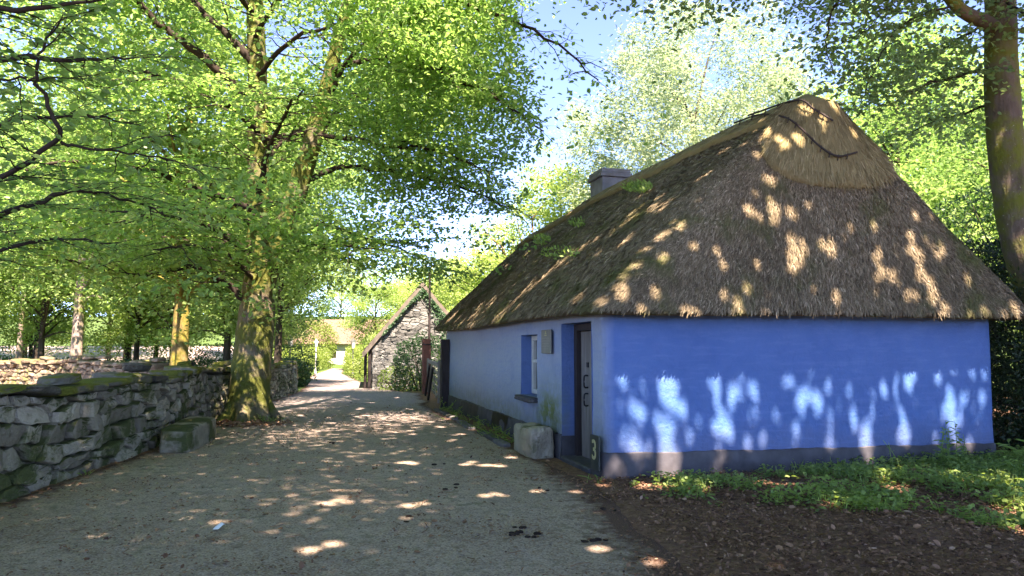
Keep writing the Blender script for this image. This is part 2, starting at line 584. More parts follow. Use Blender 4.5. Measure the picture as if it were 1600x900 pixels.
def make_ground():
    xs = np.unique(np.concatenate([np.arange(-12, 14, .5), np.arange(-60, 60.1, 2.), np.linspace(-900, -60, 25), np.linspace(60, 900, 25)]))
    ys = np.unique(np.concatenate([np.arange(-4, 34, .5), np.arange(-20, 100.1, 1.0), np.arange(100, 240, 6.), np.linspace(240, 1200, 20), np.linspace(-600, -20, 12)]))
    X, Y = np.meshgrid(xs, ys, indexing='ij')
    P = np.stack([X, Y, ground_z(X, Y)], -1)
    # low bumps off the path
    N = Noise(5)
    off = sm(1.3, 2.6, X) * sm(9.2, 8.0, Y + 0 * X) 
    P[..., 2] += off * (.05 + .05 * N(P * [1, 1, 0], .8))
    n, m = X.shape
    i, j = np.meshgrid(np.arange(n - 1), np.arange(m - 1), indexing='ij')
    F = np.stack([i * m + j, (i + 1) * m + j, (i + 1) * m + j + 1, i * m + j + 1], -1).reshape(-1, 4)
    mb = MB(); mb.add(P.reshape(-1, 3), F, smooth=True)
    return tag(mb.build('ground', litter_ground()), kind='structure')


make_ground()

WALL_LINE = np.array([[-3.75, -5], [-4.37, 0.0], [-5.27, 7.3], [-5.73, 12.0], [-6.52, 15.7], [-7.05, 20.2], [-7.6, 25.3]])
PL = np.array([[-4.4, -8], [-4.3, 0], [-5.2, 7.3], [-5.66, 12], [-6.45, 15.7], [-7.0, 20.2], [-7.55, 25.3], [-8.7, 30], [-11.9, 41], [-16.6, 60], [-19.6, 78], [-26, 86]])
PR = np.array([[1.5, -8], [1.35, 0], [1.28, 5], [1.02, 8.35], [.55, 9.4], [.1, 11.2], [-1.0, 15.0], [-2.15, 19.3], [-3.1, 24.3], [-5.75, 29.2], [-8.5, 40], [-14.2, 60], [-17.6, 75], [-24, 82]])


def make_path():
    t = np.unique(np.concatenate([np.arange(-8, 30, .25), np.arange(30, 82, 1.0)]))
    g = np.random.default_rng(8)
    lx = np.interp(t, PL[:, 1], PL[:, 0]) + g.normal(0, .03, len(t)); rx = np.interp(t, PR[:, 1], PR[:, 0]) + np.convolve(g.normal(0, .11, len(t) + 4), np.ones(5) / 3, 'valid')
    nx = 30
    a = .5 - .5 * np.cos(np.linspace(0, np.pi, nx))
    X = lx[:, None] * (1 - a) + rx[:, None] * a
    Y = np.repeat(t[:, None], nx, 1)
    Z = ground_z(X, Y) + .012
    Z[:, 0] -= .03; Z[:, -1] -= .02
    P = np.stack([X, Y, Z], -1)
    N = Noise(3)
    P[:, 1:-1, 2] += .006 * N(P[:, 1:-1] * [1, 1, 0], 1.0)
    i, j = np.meshgrid(np.arange(len(t) - 1), np.arange(nx - 1), indexing='ij')
    F = np.stack([i * nx + j, i * nx + j + 1, (i + 1) * nx + j + 1, (i + 1) * nx + j], -1).reshape(-1, 4)
    wid = rx - lx
    dr = (1 - a)[None] * wid[:, None]; dl = a[None] * wid[:, None]
    edge = np.maximum(np.exp(-dr / np.where(t < 9.5, .55, .22)[:, None]), .9 * np.exp(-dl / .3))
    mb = MB(); mb.add(P.reshape(-1, 3), F, edge.ravel(), smooth=True)
    return tag(mb.build('path', path_mat()), kind='structure')


make_path()

# ------------------------------------------------------------------ the blue thatched cottage
HA = rad(15.65)
HC = np.array([1.143, 8.74, 0.0])
HR = np.array([math.cos(HA), math.sin(HA), 0.0])       # along the end wall
HL = np.array([-math.sin(HA), math.cos(HA), 0.0])      # along the long wall, away
HZ = np.array([0, 0, 1.0])
HAX = (HR, HL, HZ)
W, LEN = 6.1, 10.77


def H(q, s, z=0.0):
    q, s, z = np.broadcast_arrays(np.asarray(q, float), np.asarray(s, float), np.asarray(z, float))
    return HC + q[..., None] * HR + s[..., None] * HL + z[..., None] * HZ


def paint_mat():
    k = NM('blue_limewash'); c = k.coord()
    n1 = k.noise(c, .9, 6, .6); n2 = k.noise(c, 6, 6, .6); n3 = k.noise(c, 26, 5, .65)
    col = k.mix(k.f(n1, .25, .75), (.031, .102, .265), (.050, .138, .32))
    col = k.mix(k.math('MULTIPLY', k.f(n2, .4, .75), .3), col, (.085, .155, .34))
    # long wall paler: grazing sheen painted into the colour; rnd carries the amount
    sheen = k.attr()
    col = k.mix(k.math('MULTIPLY', sheen, k.f(n1, .0, .42)), col, (.265, .32, .38))
    sep = k.n('ShaderNodeSeparateXYZ'); k.l(c, sep.inputs[0])
    # green algae low on the long wall, strongest by the stone block
    zz = k.math('ADD', sep.outputs[2], k.math('MULTIPLY', n2, -.55))
    alg = k.math('MULTIPLY', k.f(zz, .42, .02), sheen)
    a2 = k.n('ShaderNodeAttribute'); a2.attribute_name = 'algae'
    alg = k.math('MAXIMUM', k.math('MULTIPLY', alg, .55), k.math('MULTIPLY', a2.outputs['Fac'], k.f(n2, .25, .55)))
    col = k.mix(alg, col, (.10, .14, .03))
    spl = k.math('ADD', sep.outputs[2], k.math('MULTIPLY', n2, -.5))
    col = k.mix(k.math('MULTIPLY', k.f(spl, .45, -.05), .5), col, (.10, .105, .15))
    br = k.noise(k.coord((1.2, 1.2, 9)), 2.2, 4, .6)
    col = k.mix(k.math('MULTIPLY', k.f(br, .5, .75), .35), col, (.11, .19, .38))
    # thin scratches and chips
    v = k.noise(k.coord((1, 1, .12)), 30, 2, .4)
    col = k.mix(k.math('MULTIPLY', k.f(v, .70, .74), .35), col, (.05, .10, .30))
    h = k.math('ADD', k.math('MULTIPLY', n2, 1.4), k.math('MULTIPLY', n3, .5))
    return k.done(k.principled(col, .62, .35, k.bump(h, .75, .028)))


M['paint'] = paint_mat()
M['plinth'] = plain('black_tar_plinth', (.062, .062, .066), .75, .25, .35, 5, .3)


def wall_sheet(mb, st, zs, skip=None, off=0.0, wob=.022, sheenf=None):
    """st: stations (q, s, nq, ns) along the wall; zs: heights (list, or per-station array)"""
    st = np.asarray(st, float); n = len(st)
    Z = np.broadcast_to(np.asarray(zs, float), (n, np.asarray(zs).shape[-1])) if np.asarray(zs).ndim == 1 else np.asarray(zs)
    m = Z.shape[1]
    Nz = Noise(21)
    P = H(st[:, None, 0], st[:, None, 1], Z)
    dsp = off + wob * Nz(P, .55) + wob * .4 * Nz(P[..., [1, 2, 0]], 2.1)
    P = P + dsp[..., None] * (st[:, None, 2:3] * HR + st[:, None, 3:4] * HL)
    F = [(i * m + j, (i + 1) * m + j, (i + 1) * m + j + 1, i * m + j + 1) for i in range(n - 1) for j in range(m - 1)
         if not (skip and skip(.5 * (st[i] + st[i + 1]), .25 * (Z[i, j] + Z[i + 1, j] + Z[i, j + 1] + Z[i + 1, j + 1])))]
    sheen = np.repeat(st[:, 4] if st.shape[1] > 4 else np.zeros(n), m)
    mb.add(P.reshape(-1, 3), F, sheen, 0, True)
    return P


DOOR = (.42, 1.56, 1.93)
WIN = (2.71, 3.61, .80, 1.80)


def stations():
    s = []
    r = .13
    ls = np.unique(np.round(np.concatenate([np.arange(r, LEN - r, .14), [DOOR[0], DOOR[1], WIN[0], WIN[1], r, LEN - r]]), 4))[::-1]
    ls = [x for x in ls if x in (DOOR[0], DOOR[1], WIN[0], WIN[1]) or min(abs(x - k) for k in (DOOR[0], DOOR[1], WIN[0], WIN[1])) > .03]
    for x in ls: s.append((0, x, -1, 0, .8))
    for a in np.linspace(0, 90, 6)[1:-1]:
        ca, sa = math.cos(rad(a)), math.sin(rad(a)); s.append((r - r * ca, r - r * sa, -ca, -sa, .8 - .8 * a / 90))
    for q in np.linspace(r, W - r, 44): s.append((q, 0, 0, -1, 0))
    for a in np.linspace(0, 90, 6)[1:-1]:
        ca, sa = math.cos(rad(a)), math.sin(rad(a)); s.append((W - r + r * sa, r - r * ca, sa, -ca, 0))
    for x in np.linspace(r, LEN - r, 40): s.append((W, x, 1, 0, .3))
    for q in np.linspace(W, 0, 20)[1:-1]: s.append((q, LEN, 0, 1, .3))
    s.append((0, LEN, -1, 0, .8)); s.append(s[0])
    return np.array(s)


cottage = empty('thatched_cottage', H(W / 2, LEN / 2, 0), 'bright blue cottage with a shaggy thatched roof and black base beside the path', 'cottage')
ST = stations()
zs = np.unique(np.round(np.concatenate([np.arange(-.15, 2.22, .14), [WIN[2], WIN[3], DOOR[2], 2.26]]), 4))
zs = np.array([z for z in zs if z in (WIN[2], WIN[3], DOOR[2]) or min(abs(z - k) for k in (WIN[2], WIN[3], DOOR[2])) > .03])


def opening(m, z):
    return abs(m[0]) < .01 and m[2] < -.5 and ((DOOR[0] < m[1] < DOOR[1] and z < DOOR[2]) or (WIN[0] < m[1] < WIN[1] and WIN[2] < z < WIN[3]))


mb = MB()
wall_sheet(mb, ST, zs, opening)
# reveals of the door and the window, rounded a little at the arris
def reveal(mb, s0, s1, z0, z1, depth, bottom=True):
    for (sa, sb, za, zb, fl) in ((s0, s0, z0, z1, 0), (s1, s1, z0, z1, 1), (s0, s1, z1, z1, 2), (s0, s1, z0, z0, 3)):
        if fl == 3 and not bottom: continue
        n = 8
        g = np.linspace(0, 1, n)
        S_ = sa + (sb - sa) * g; Z_ = za + (zb - za) * g
        D = np.array([-.012, .03, depth * .5, depth])
        flare = np.array([0.0, .0, .008, .0])
        P = np.stack([H(np.full(n, d), S_, Z_) for d in D], 1)
        F = [(i * 4 + j, i * 4 + j + 1, (i + 1) * 4 + j + 1, (i + 1) * 4 + j) for i in range(n - 1) for j in range(3)]
        mb.add(P.reshape(-1, 3), F, .12, 0, True)


reveal(mb, DOOR[0], DOOR[1], -.1, DOOR[2], .30, False)
reveal(mb, WIN[0], WIN[1], WIN[2], WIN[3], .26)
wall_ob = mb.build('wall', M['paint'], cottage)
# algae attribute: a patch of the wall between window and door and a strip along the foot
co = np.concatenate(mb.V)
rel = co - HC
q_, s_, z_ = rel @ HR, rel @ HL, rel[:, 2]
al = 1.25 * np.exp(-((s_ - 2.15) / .62) ** 2 - ((z_ - .50) / .46) ** 2) * (q_ < .05)
al = np.maximum(al, .6 * sm(.85, .3, z_) * (q_ < .05) * sm(2.6, 4.0, s_) * sm(10.9, 7, s_))
aa = wall_ob.data.attributes.new('algae', 'FLOAT', 'POINT'); aa.data.foreach_set('value', al.astype(np.float32))


# plinth
def plinth_top(st):
    q, s = st[:, 0], st[:, 1]
    t = np.where(np.abs(q) < .2, .35 - .05 * np.exp(-((s - .2) / .5) ** 2), .31 - .085 * q / W)
    return t + .008 * np.sin(q * 5 + s * 4) + .005 * np.sin(q * 17 + s * 13)


segs = [ST[(ST[:, 0] == 0) & (ST[:, 1] >= DOOR[1] - 1e-6) & (ST[:, 1] < LEN)], ST[np.argmax(np.abs(ST[:, 1] - DOOR[0]) < 1e-6):]]
mb = MB()
for sg in segs:
    tp = plinth_top(sg)
    P = wall_sheet(mb, sg, np.stack([np.full(len(sg), -.15), tp * .5, tp - .012], 1), None, .022)
    nrm = sg[:, 2:3] * HR + sg[:, 3:4] * HL
    top = np.stack([P[:, -1], P[:, -1] - nrm * .01 + [0, 0, .012], P[:, -1] - nrm * .05 + [0, 0, .014]], 1)
    n = len(sg)
    mb.add(top.reshape(-1, 3), [(i * 3 + j, (i + 1) * 3 + j, (i + 1) * 3 + j + 1, i * 3 + j + 1) for i in range(n - 1) for j in range(2)], .5, 0, True)
# returns into the door opening
for s_e in (DOOR[0], DOOR[1]):
    P = np.array([H(-.022, s_e), H(.20, s_e), H(.20, s_e), H(-.022, s_e)]) + np.array([[0, 0, -.1], [0, 0, -.1], [0, 0, .34], [0, 0, .34]])
    P += (HL * (.012 if s_e == DOOR[0] else -.012))
    mb.add(P, [(0, 1, 2, 3)], .5)
mb.build('plinth', M['plinth'], cottage)

# door
M['door_wood'] = plain('weathered_grey_door', (.15, .14, .12), .8, .2, .3, 3, .4, (6, 6, .6))
M['frame_wood'] = plain('dark_tarred_timber', (.026, .020, .018), .7, .3, .3, 6, .3, (3, 3, .5))
M['iron'] = plain('black_iron', (.02, .02, .022), .5, .5, .2, 20, .2, Metallic=.6)
M['slate'] = plain('dark_slate', (.055, .055, .058), .75, .3, .35, 7, .5)
M['white_paint'] = plain('cream_window_paint', (.46, .46, .38), .5, .4, .08, 10, .1)
M['glass'] = plain('dark_window_glass', (.012, .016, .016), .06, .6, .2, 2, 0)
mb = MB()
for s0 in (DOOR[0] + .055, DOOR[1] - .055):
    mb.box(H(.24, s0, .93), (.13, .10, 1.98), HAX, bev=.006)
mb.box(H(.24, (DOOR[0] + DOOR[1]) / 2, DOOR[2] - .055), (.13, DOOR[1] - DOOR[0] - .202, .10), HAX, bev=.006)
mb.build('door_frame', M['frame_wood'], cottage)
mb = MB()
w0, w1 = DOOR[0] + .107, DOOR[1] - .107
nb = 6
for i in range(nb):
    a, b = w0 + (w1 - w0) * i / nb, w0 + (w1 - w0) * (i + 1) / nb
    mb.box(H(.262 + .003 * (i % 2), (a + b) / 2, .93), (.04, b - a - .006, 1.78), HAX, bev=.004)
door = mb.build('door', M['door_wood'], cottage)
for z, s0 in ((1.12, 1.18), (.87, 1.18)):
    mb = MB()
    p = [H(.245, s0, z - .08), H(.19, s0, z - .08), H(.18, s0, z), H(.19, s0, z + .08), H(.245, s0, z + .08)]
    mb.tube(spline(p, 12), .012, 6)
    hd = mb.build('handle', M['iron'], cottage); hd.parent = door
mb = MB()
mb.box(H(.238, 1.18, 1.35), (.02, .07, .07), HAX, bev=.006)
hd = mb.build('lock_plate', M['iron'], cottage); hd.parent = door
mb = MB()
mb.box(H(.13, (DOOR[0] + DOOR[1]) / 2, .02), (.36, DOOR[1] - DOOR[0] - .03, .09), HAX, bev=.02, jit=.004)
mb.build('doorstep', M['slate'], cottage)

# window
win_mb = MB()
sc, zc = (WIN[0] + WIN[1]) / 2, (WIN[2] + WIN[3]) / 2
ww, wh = WIN[1] - WIN[0], WIN[3] - WIN[2]
for s0 in (WIN[0] + .05, WIN[1] - .05):
    win_mb.box(H(.215, s0, zc), (.09, .09, wh - .02), HAX, bev=.006)
for z0 in (WIN[2] + .05, WIN[3] - .05):
    win_mb.box(H(.215, sc, z0), (.086, ww - .19, .08), HAX, bev=.006)
win_mb.box(H(.205, sc, zc + .06), (.06, ww - .19, .055), HAX, bev=.006)
win_mb.box(H(.212, sc, zc - .2), (.04, .028, .40), HAX, bev=.004)
win_mb.box(H(.212, sc, zc + .27), (.04, .028, .34), HAX, bev=.004)
win = win_mb.build('window', M['white_paint'], cottage)
mb = MB(); mb.box(H(.235, sc, zc), (.012, ww - .1, wh - .1), HAX)
pn = mb.build('pane', M['glass'], cottage); pn.parent = win
mb = MB(); mb.rock(H(.03, sc, WIN[2] - .045), (.36, ww + .16, .085), HAX, rough=.03, pw=9, seed=4, res=6)
sl = mb.build('sill', M['slate'], cottage); sl.parent = win

# ---- roof
Q0, Q1, S0, S1 = 3.40, 2.72, .45, 10.45
OVL, OVE, OVR, OVF = .27, .50, .27, .32


def ridge_z(s): return 5.18 - .06 * sm(2, 6, s) - .30 * sm(5, 10.4, s)
def ridge_q(s): return Q0 + (Q1 - Q0) * (s - S0) / (S1 - S0)


def eave_loop(step=.11):
    """rounded rectangle of the eave: q, s"""
    a0, a1, b0, b1, r = -OVL, W + OVR, -OVE, LEN + OVF, .32
    pts = []
    def line(p, q):
        n = max(2, int(math.dist(p, q) / step))
        for i in range(n): t = i / n; pts.append((p[0] * (1 - t) + q[0] * t, p[1] * (1 - t) + q[1] * t))
    def arc(c, d0):
        for a in np.linspace(d0, d0 + 90, 7)[:-1]: pts.append((c[0] + r * math.cos(rad(a)), c[1] + r * math.sin(rad(a))))
    line((a0, b1 - r), (a0, b0 + r)); arc((a0 + r, b0 + r), 180)
    line((a0 + r, b0), (a1 - r, b0)); arc((a1 - r, b0 + r), 270)
    line((a1, b0 + r), (a1, b1 - r)); arc((a1 - r, b1 - r), 0)
    line((a1 - r, b1), (a0 + r, b1)); arc((a0 + r, b1 - r), 90)
    return np.array(pts)


EV = eave_loop()
NE = len(EV)
_k = np.array([np.roll(EV, d, 0) for d in range(-15, 16)])
_w = np.hanning(33)[1:-1][:, None, None]
EVS = (_k * _w).sum(0) / _w.sum()          # the plan of the roof higher up: corners rounded off
RN = Noise(33)


def roof_pt(p, b):
    """point of the roof: p = index along the eave (float), b = 0 at the eave .. 1 at the ridge"""
    p = np.asarray(p, float) % NE; b = np.asarray(b, float)
    i = np.floor(p).astype(int) % NE; t = (p - np.floor(p))[..., None]
    E = EV[i] * (1 - t) + EV[(i + 1) % NE] * t
    Es = EVS[i] * (1 - t) + EVS[(i + 1) % NE] * t
    wb = sm(.0, .45, b)[..., None]
    E = E * (1 - wb) + Es * wb
    sT = np.clip(.02 * LEN + E[..., 1] * .985, S0, S1)
    T = np.stack([ridge_q(sT), sT], -1)
    dv = T - E; ln = np.linalg.norm(dv, axis=-1, keepdims=True)
    T = T - dv / ln * .32
    zE = 2.07 + .03 * np.sin(E[..., 0] * 1.3 + 1) * np.sin(E[..., 1] * .7) 
    zT = ridge_z(sT) - .15
    bb = b[..., None]
    Q = E + (T - E) * bb
    f = b + .045 * np.sin(np.pi * b) + .018 * np.sin(2 * np.pi * b) + .030 * np.sin(np.pi * np.clip((b - .35) / .65, 0, 1))
    P = H(Q[..., 0], Q[..., 1], zE + (zT - zE) * f)
    return P + (HZ * (.035 * RN(P, .5) + .02 * RN(P, 1.6))[..., None]) * (.3 + .7 * np.sin(np.pi * np.clip(b, 0, 1)))[..., None]


def roof_frame(p, b):
    e = 1e-2
    P = roof_pt(p, b)
    U = roof_pt(p, np.clip(b + e, 0, 1.0)) - roof_pt(p, np.clip(b - e, 0, 1)); U /= np.linalg.norm(U, axis=-1, keepdims=True) + 1e-9
    A = roof_pt(np.asarray(p) + .25, b) - roof_pt(np.asarray(p) - .25, b); A /= np.linalg.norm(A, axis=-1, keepdims=True) + 1e-9
    N = np.cross(A, U); N /= np.linalg.norm(N, axis=-1, keepdims=True) + 1e-9
    return P, U, N


def thatch_mat(name, dark, mid, light, moss, moss_amt):
    k = NM(name); c = k.coord()
    r = k.attr()
    n1 = k.noise(c, 1.2, 6, .6); n2 = k.noise(c, 5, 5, .6)
    col = k.ramp(r, [(0, dark), (.45, mid), (.85, light), (1, tuple(min(.6, x * 1.5) for x in light))])
    col = k.mix(k.math('MULTIPLY', k.f(n2, .35, .7), .45), col, dark)
    col = k.mix(k.math('MULTIPLY', k.f(n1, moss_amt, moss_amt - .14), k.f(n2, .3, .55)), col, moss)
    return k.done(k.principled(col, .85, .15, k.bump(k.noise(c, 80, 3), .5, .01)))


M['thatch'] = thatch_mat('weathered_thatch', (.085, .068, .042), (.185, .150, .088), (.34, .28, .18), (.100, .108, .038), .50)
M['fresh_thatch'] = thatch_mat('newer_thatch', (.10, .08, .036), (.22, .18, .08), (.38, .31, .16), (.14, .14, .045), .40)
BS = np.concatenate([[0], np.linspace(.015, 1, 46)])
pp, bb = np.meshgrid(np.arange(NE), BS, indexing='ij')
RP = roof_pt(pp, bb)
nb_ = len(BS)
mb = MB()
idx = lambda i, j: (i % NE) * nb_ + j
i, j = np.meshgrid(np.arange(NE), np.arange(nb_ - 1), indexing='ij')
F = np.stack([idx(i, j), idx(i + 1, j), idx(i + 1, j + 1), idx(i, j + 1)], -1).reshape(-1, 4)
mb.add(RP.reshape(-1, 3), F, .3, 0, True)
# eave underside: thickness, then back to the wall
lip = RP[:, 0]
inw = np.stack([np.clip(EV[:, 0], .02, W - .02), np.clip(EV[:, 1], .02, LEN - .02)], 1)
wallp = H(inw[:, 0], inw[:, 1], 2.22)
l2 = lip + (wallp - lip) * .12 + [0, 0, -.10]
l3 = lip + (wallp - lip) * .45 + [0, 0, -.06]
U3 = np.stack([lip, l2, l3, wallp], 1)
i, j = np.meshgrid(np.arange(NE), np.arange(3), indexing='ij')
idx4 = lambda i, j: (i % NE) * 4 + j
F = np.stack([idx4(i, j), idx4(i, j + 1), idx4(i + 1, j + 1), idx4(i + 1, j)], -1).reshape(-1, 4)
mb.add(U3.reshape(-1, 3), F, .1, 0, True)
# closing strip along the ridge
top = RP[:, -1]
sT = np.clip(.02 * LEN + EV[:, 1] * .985, S0, S1)
rid = H(ridge_q(sT), sT, ridge_z(sT) + .03)
idx2 = lambda i, j: (i % NE) * 2 + j
i = np.arange(NE)
mb.add(np.stack([top, rid], 1).reshape(-1, 3), np.stack([idx2(i, 0), idx2(i + 1, 0), idx2(i + 1, 1), idx2(i, 1)], -1), .3, 0, True)


def straw(mb, g, p, b, length, width, lift, tone, ang=.16, tipup=.03):
    P, U, N = roof_frame(p, b)
    n = len(P)
    Dn = -U
    Sd = np.cross(N, Dn)
    D = Dn + Sd * g.normal(0, ang, n)[:, None]; D /= np.linalg.norm(D, axis=1)[:, None]
    Wd = np.cross(N, D) + N * g.normal(0, .36, n)[:, None]
    Wd /= np.linalg.norm(Wd, axis=1)[:, None]
    Ln = length * g.uniform(.5, 1.3, n); Wt = width * g.uniform(.6, 1.4, n)
    B = P + N * (lift * g.uniform(-.3, 1., n))[:, None]
    tip = B + D * Ln[:, None] + N * (g.uniform(-.3, 1, n) * tipup)[:, None]
    midp = (B + tip) / 2 + N * .012
    w = Wd * Wt[:, None] * .5
    V = np.stack([B - w, B + w, midp + w, midp - w, tip + w * .5, tip - w * .5], 1)
    k = np.arange(n)[:, None] * 6
    F = np.concatenate([k + np.array([[0, 1, 2, 3]]), k + np.array([[3, 2, 4, 5]])])
    mb.add(V.reshape(-1, 3), F, np.repeat(np.clip(tone, 0, 1), 6))


g = np.random.default_rng(77)
# which eave stations face where
end_i = np.where((EV[:, 1] < 0) | ((EV[:, 0] < .2) & (EV[:, 1] < 1)))[0]
left_i = np.where(EV[:, 0] < 0)[0]


def pick(n, mask, b0=0.0, b1=1.0, taper=True):
    ids = np.where(mask)[0]
    p = g.choice(ids, n) + g.random(n)
    b = b0 + (b1 - b0) * (1 - np.sqrt(1 - g.random(n) * .98) if taper else g.random(n))
    return p, b


is_end = EV[:, 1] < .1
is_left = (EV[:, 0] < 0) & ~is_end
is_rest = ~is_end & ~is_left
SN = Noise(51)
for mask, cnt, tap in ((is_end, 85000, True), (is_left, 100000, False), (is_rest, 26000, False)):
    p, b = pick(cnt, mask, 0, 1, tap)
    P = roof_pt(p, b)
    straw(mb, g, p, b, .085 if mask is is_end else .12, .0105, .022, .40 + .14 * SN(P, .9) + g.normal(0, .23, cnt), .36 if mask is is_end else .27, .024)
# ragged eave fringe
p = g.random(15000) * NE
straw(mb, g, p, np.full(15000, .03) + g.uniform(-.025, .03, 15000), .12, .011, .012, .5 + g.normal(0, .22, 15000), .22, .02)
roof = mb.build('roof', M['thatch'], cottage)

# cap of newer straw over the near end and along the ridge
def cap_edge(p):
    """b of the lower edge of the cap at eave index p"""
    p = np.asarray(p, float) % NE
    i = np.floor(p).astype(int) % NE
    E = EV[i]
    along = .885 + .006 * np.sin(E[..., 1] * 9)
    x = (E[..., 0] - 3.3) / 3.2
    near = .50 + .30 * np.abs(x) ** 2.4
    wgt = sm(1.7, .2, E[..., 1]) * (E[..., 0] < 7)
    far = np.where(E[..., 1] > LEN - .4, .80, along)
    return near * wgt + far * (1 - wgt)


cm = MB()
rows = 14
pI = np.arange(NE)
ce = cap_edge(pI)
ce = (np.roll(ce, 1) + ce + np.roll(ce, -1)) / 3
lv = np.linspace(0, 1, rows)
pp, ll = np.meshgrid(pI, lv, indexing='ij')
bbm = ce[:, None] + (1.0 - ce[:, None]) * ll
P, U, N = roof_frame(pp.astype(float), bbm)
thick = .10 + .01 * sm(0, .2, ll)
CPt = P + N * thick[..., None]
under = roof_pt(pI.astype(float), ce) - N[:, 0] * .03
topc = H(ridge_q(sT), sT, ridge_z(sT) + .10)
full = np.concatenate([under[:, None], CPt, topc[:, None]], 1)
m_ = full.shape[1]
i, j = np.meshgrid(np.arange(NE), np.arange(m_ - 1), indexing='ij')
ix = lambda i, j: (i % NE) * m_ + j
cm.add(full.reshape(-1, 3), np.stack([ix(i, j), ix(i + 1, j), ix(i + 1, j + 1), ix(i, j + 1)], -1).reshape(-1, 4), .45, 0, True)
n_c = 42000
ids = np.concatenate([np.where(is_end)[0]] * 6 + [np.where(is_left)[0]] * 2 + [np.where(is_rest)[0]])
p = g.choice(ids, n_c) + g.random(n_c)
c0 = cap_edge(p) + .035
b = c0 + (1 - c0) * g.random(n_c) ** 1.15
straw(cm, g, p, b, .17, .0085, .11, .5 + .15 * SN(roof_pt(p, b), 1.2) + g.normal(0, .2, n_c), .10, .035)
cm.build('ridge_cap', M['fresh_thatch'], cottage)

# the hazel rods pegged over the cap (dark lines)
_bv = BVHTree.FromPolygons([tuple(v) for v in full.reshape(-1, 3)], [tuple(int(q) for q in f) for f in np.stack([ix(i, j), ix(i + 1, j), ix(i + 1, j + 1), ix(i, j + 1)], -1).reshape(-1, 4)])
_allV = np.concatenate(mb.V[:3]); 
roof_bvh = BVHTree.FromPolygons([tuple(v) for v in RP.reshape(-1, 3)], [tuple(int(q) for q in f) for f in
    np.stack(np.broadcast_arrays((lambda a, c: (a % NE) * nb_ + c)(*np.meshgrid(np.arange(NE), np.arange(nb_ - 1), indexing='ij')),
                                 (lambda a, c: ((a + 1) % NE) * nb_ + c)(*np.meshgrid(np.arange(NE), np.arange(nb_ - 1), indexing='ij')),
                                 (lambda a, c: ((a + 1) % NE) * nb_ + c + 1)(*np.meshgrid(np.arange(NE), np.arange(nb_ - 1), indexing='ij')),
                                 (lambda a, c: (a % NE) * nb_ + c + 1)(*np.meshgrid(np.arange(NE), np.arange(nb_ - 1), indexing='ij'))), -1).reshape(-1, 4)])


def on(bvh, u, v):
    d = ray(u, v); d = d / np.linalg.norm(d)
    h = bvh.ray_cast(Vector((0, 0, EYE)), Vector(d), 200)
    return (np.array(h[0]), np.array(h[1])) if h[0] is not None else (None, None)


M['rod'] = plain('dark_hazel_rod', (.035, .028, .024), .8, .2)
for line in ([(1172, 185), (1190, 175), (1215, 160), (1245, 161), (1270, 174), (1298, 192)], [(1150, 197), (1190, 184), (1225, 188), (1250, 205), (1278, 232), (1305, 247), (1334, 241)]):
    pts = []
    for u, v in line:
        p0, n0 = on(_bv, u, v)
        if p0 is None: continue
        if n0 @ ray(u, v) > 0: n0 = -n0
        pts.append(p0 + n0 * .055)
    if len(pts) > 2:
        rm = MB(); q = spline(pts, 26)
        rm.tube(q, .014, 6)
        for k in range(1, 25, 2):
            t = q[k + 1] - q[k - 1]; t /= np.linalg.norm(t)
            a = np.array([-.25, 0, -1.0]) * .06
            rm.tube([q[k] - a * .4, q[k] + a], .008, 4)
        rm.build('thatching_rod', M['rod'], cottage)

# moss tufts on the left slope
def tuft_leaves(name, spots, mat, parent, seed):
    g2 = np.random.default_rng(seed); Lf = Leaves()
    for (u, v, ru, rv, n) in spots:
        P = []
        for k in range(n):
            a, r_ = g2.uniform(0, 6.28), math.sqrt(g2.random())
            p0, n0 = on(roof_bvh, u + ru * r_ * math.cos(a), v + rv * r_ * math.sin(a))
            if p0 is not None and abs(p0[1]) < 30: P.append(p0 + np.array([-.7, -.1, .7]) * g2.uniform(.02, .10))
        P = np.array(P); m = len(P)
        D = unit(g2, m) * .6 + np.array([-.3, -.1, .6])
        Lf.add(P, D, unit(g2, m) + [0, 0, .6], g2.uniform(.05, .10, m), np.clip(g2.normal(.5, .25, m), 0, 1))
    return crown_mesh(name, Lf, mat, parent, .45, True, False)


for k, sp in enumerate(([(1000, 296, 22, 9, 260)], [(850, 378, 14, 9, 160)], [(905, 352, 12, 6, 80), (880, 400, 30, 10, 110)])):
    tuft_leaves('moss_foliage', sp, M['herb_leaf'], cottage, 60 + k)

# chimney
M['chimney'] = plain('grey_rendered_chimney', (.19, .20, .225), .85, .2, .2, 5, .3)
zc0 = float(ridge_z(6.5))
mb = MB()
cs, cq = 6.75, float(ridge_q(6.6)) + .05
mb.box(H(cq, cs, zc0 - .10), (.66, .72, .90), HAX, bev=.012, jit=.004, seed=1)
ch = mb.build('chimney', M['chimney'], cottage); ch.parent = roof
mb = MB(); mb.box(H(cq, cs, zc0 + .395), (.76, .82, .085), HAX, bev=.012, jit=.003, seed=2)
mb.box(H(cq, cs, zc0 + .49), (.72, .78, .10), HAX, bev=.02, jit=.003, seed=3)
cc_ = mb.build('chimney_cap', M['chimney'], cottage); cc_.parent = roof
mb = MB(); mb.box(H(cq, cs, zc0 - .14), (1.05, .92, .05), HAX, bev=.01, jit=.006, seed=4)
fl = mb.build('chimney_flashing', M['slate'], cottage); fl.parent = roof

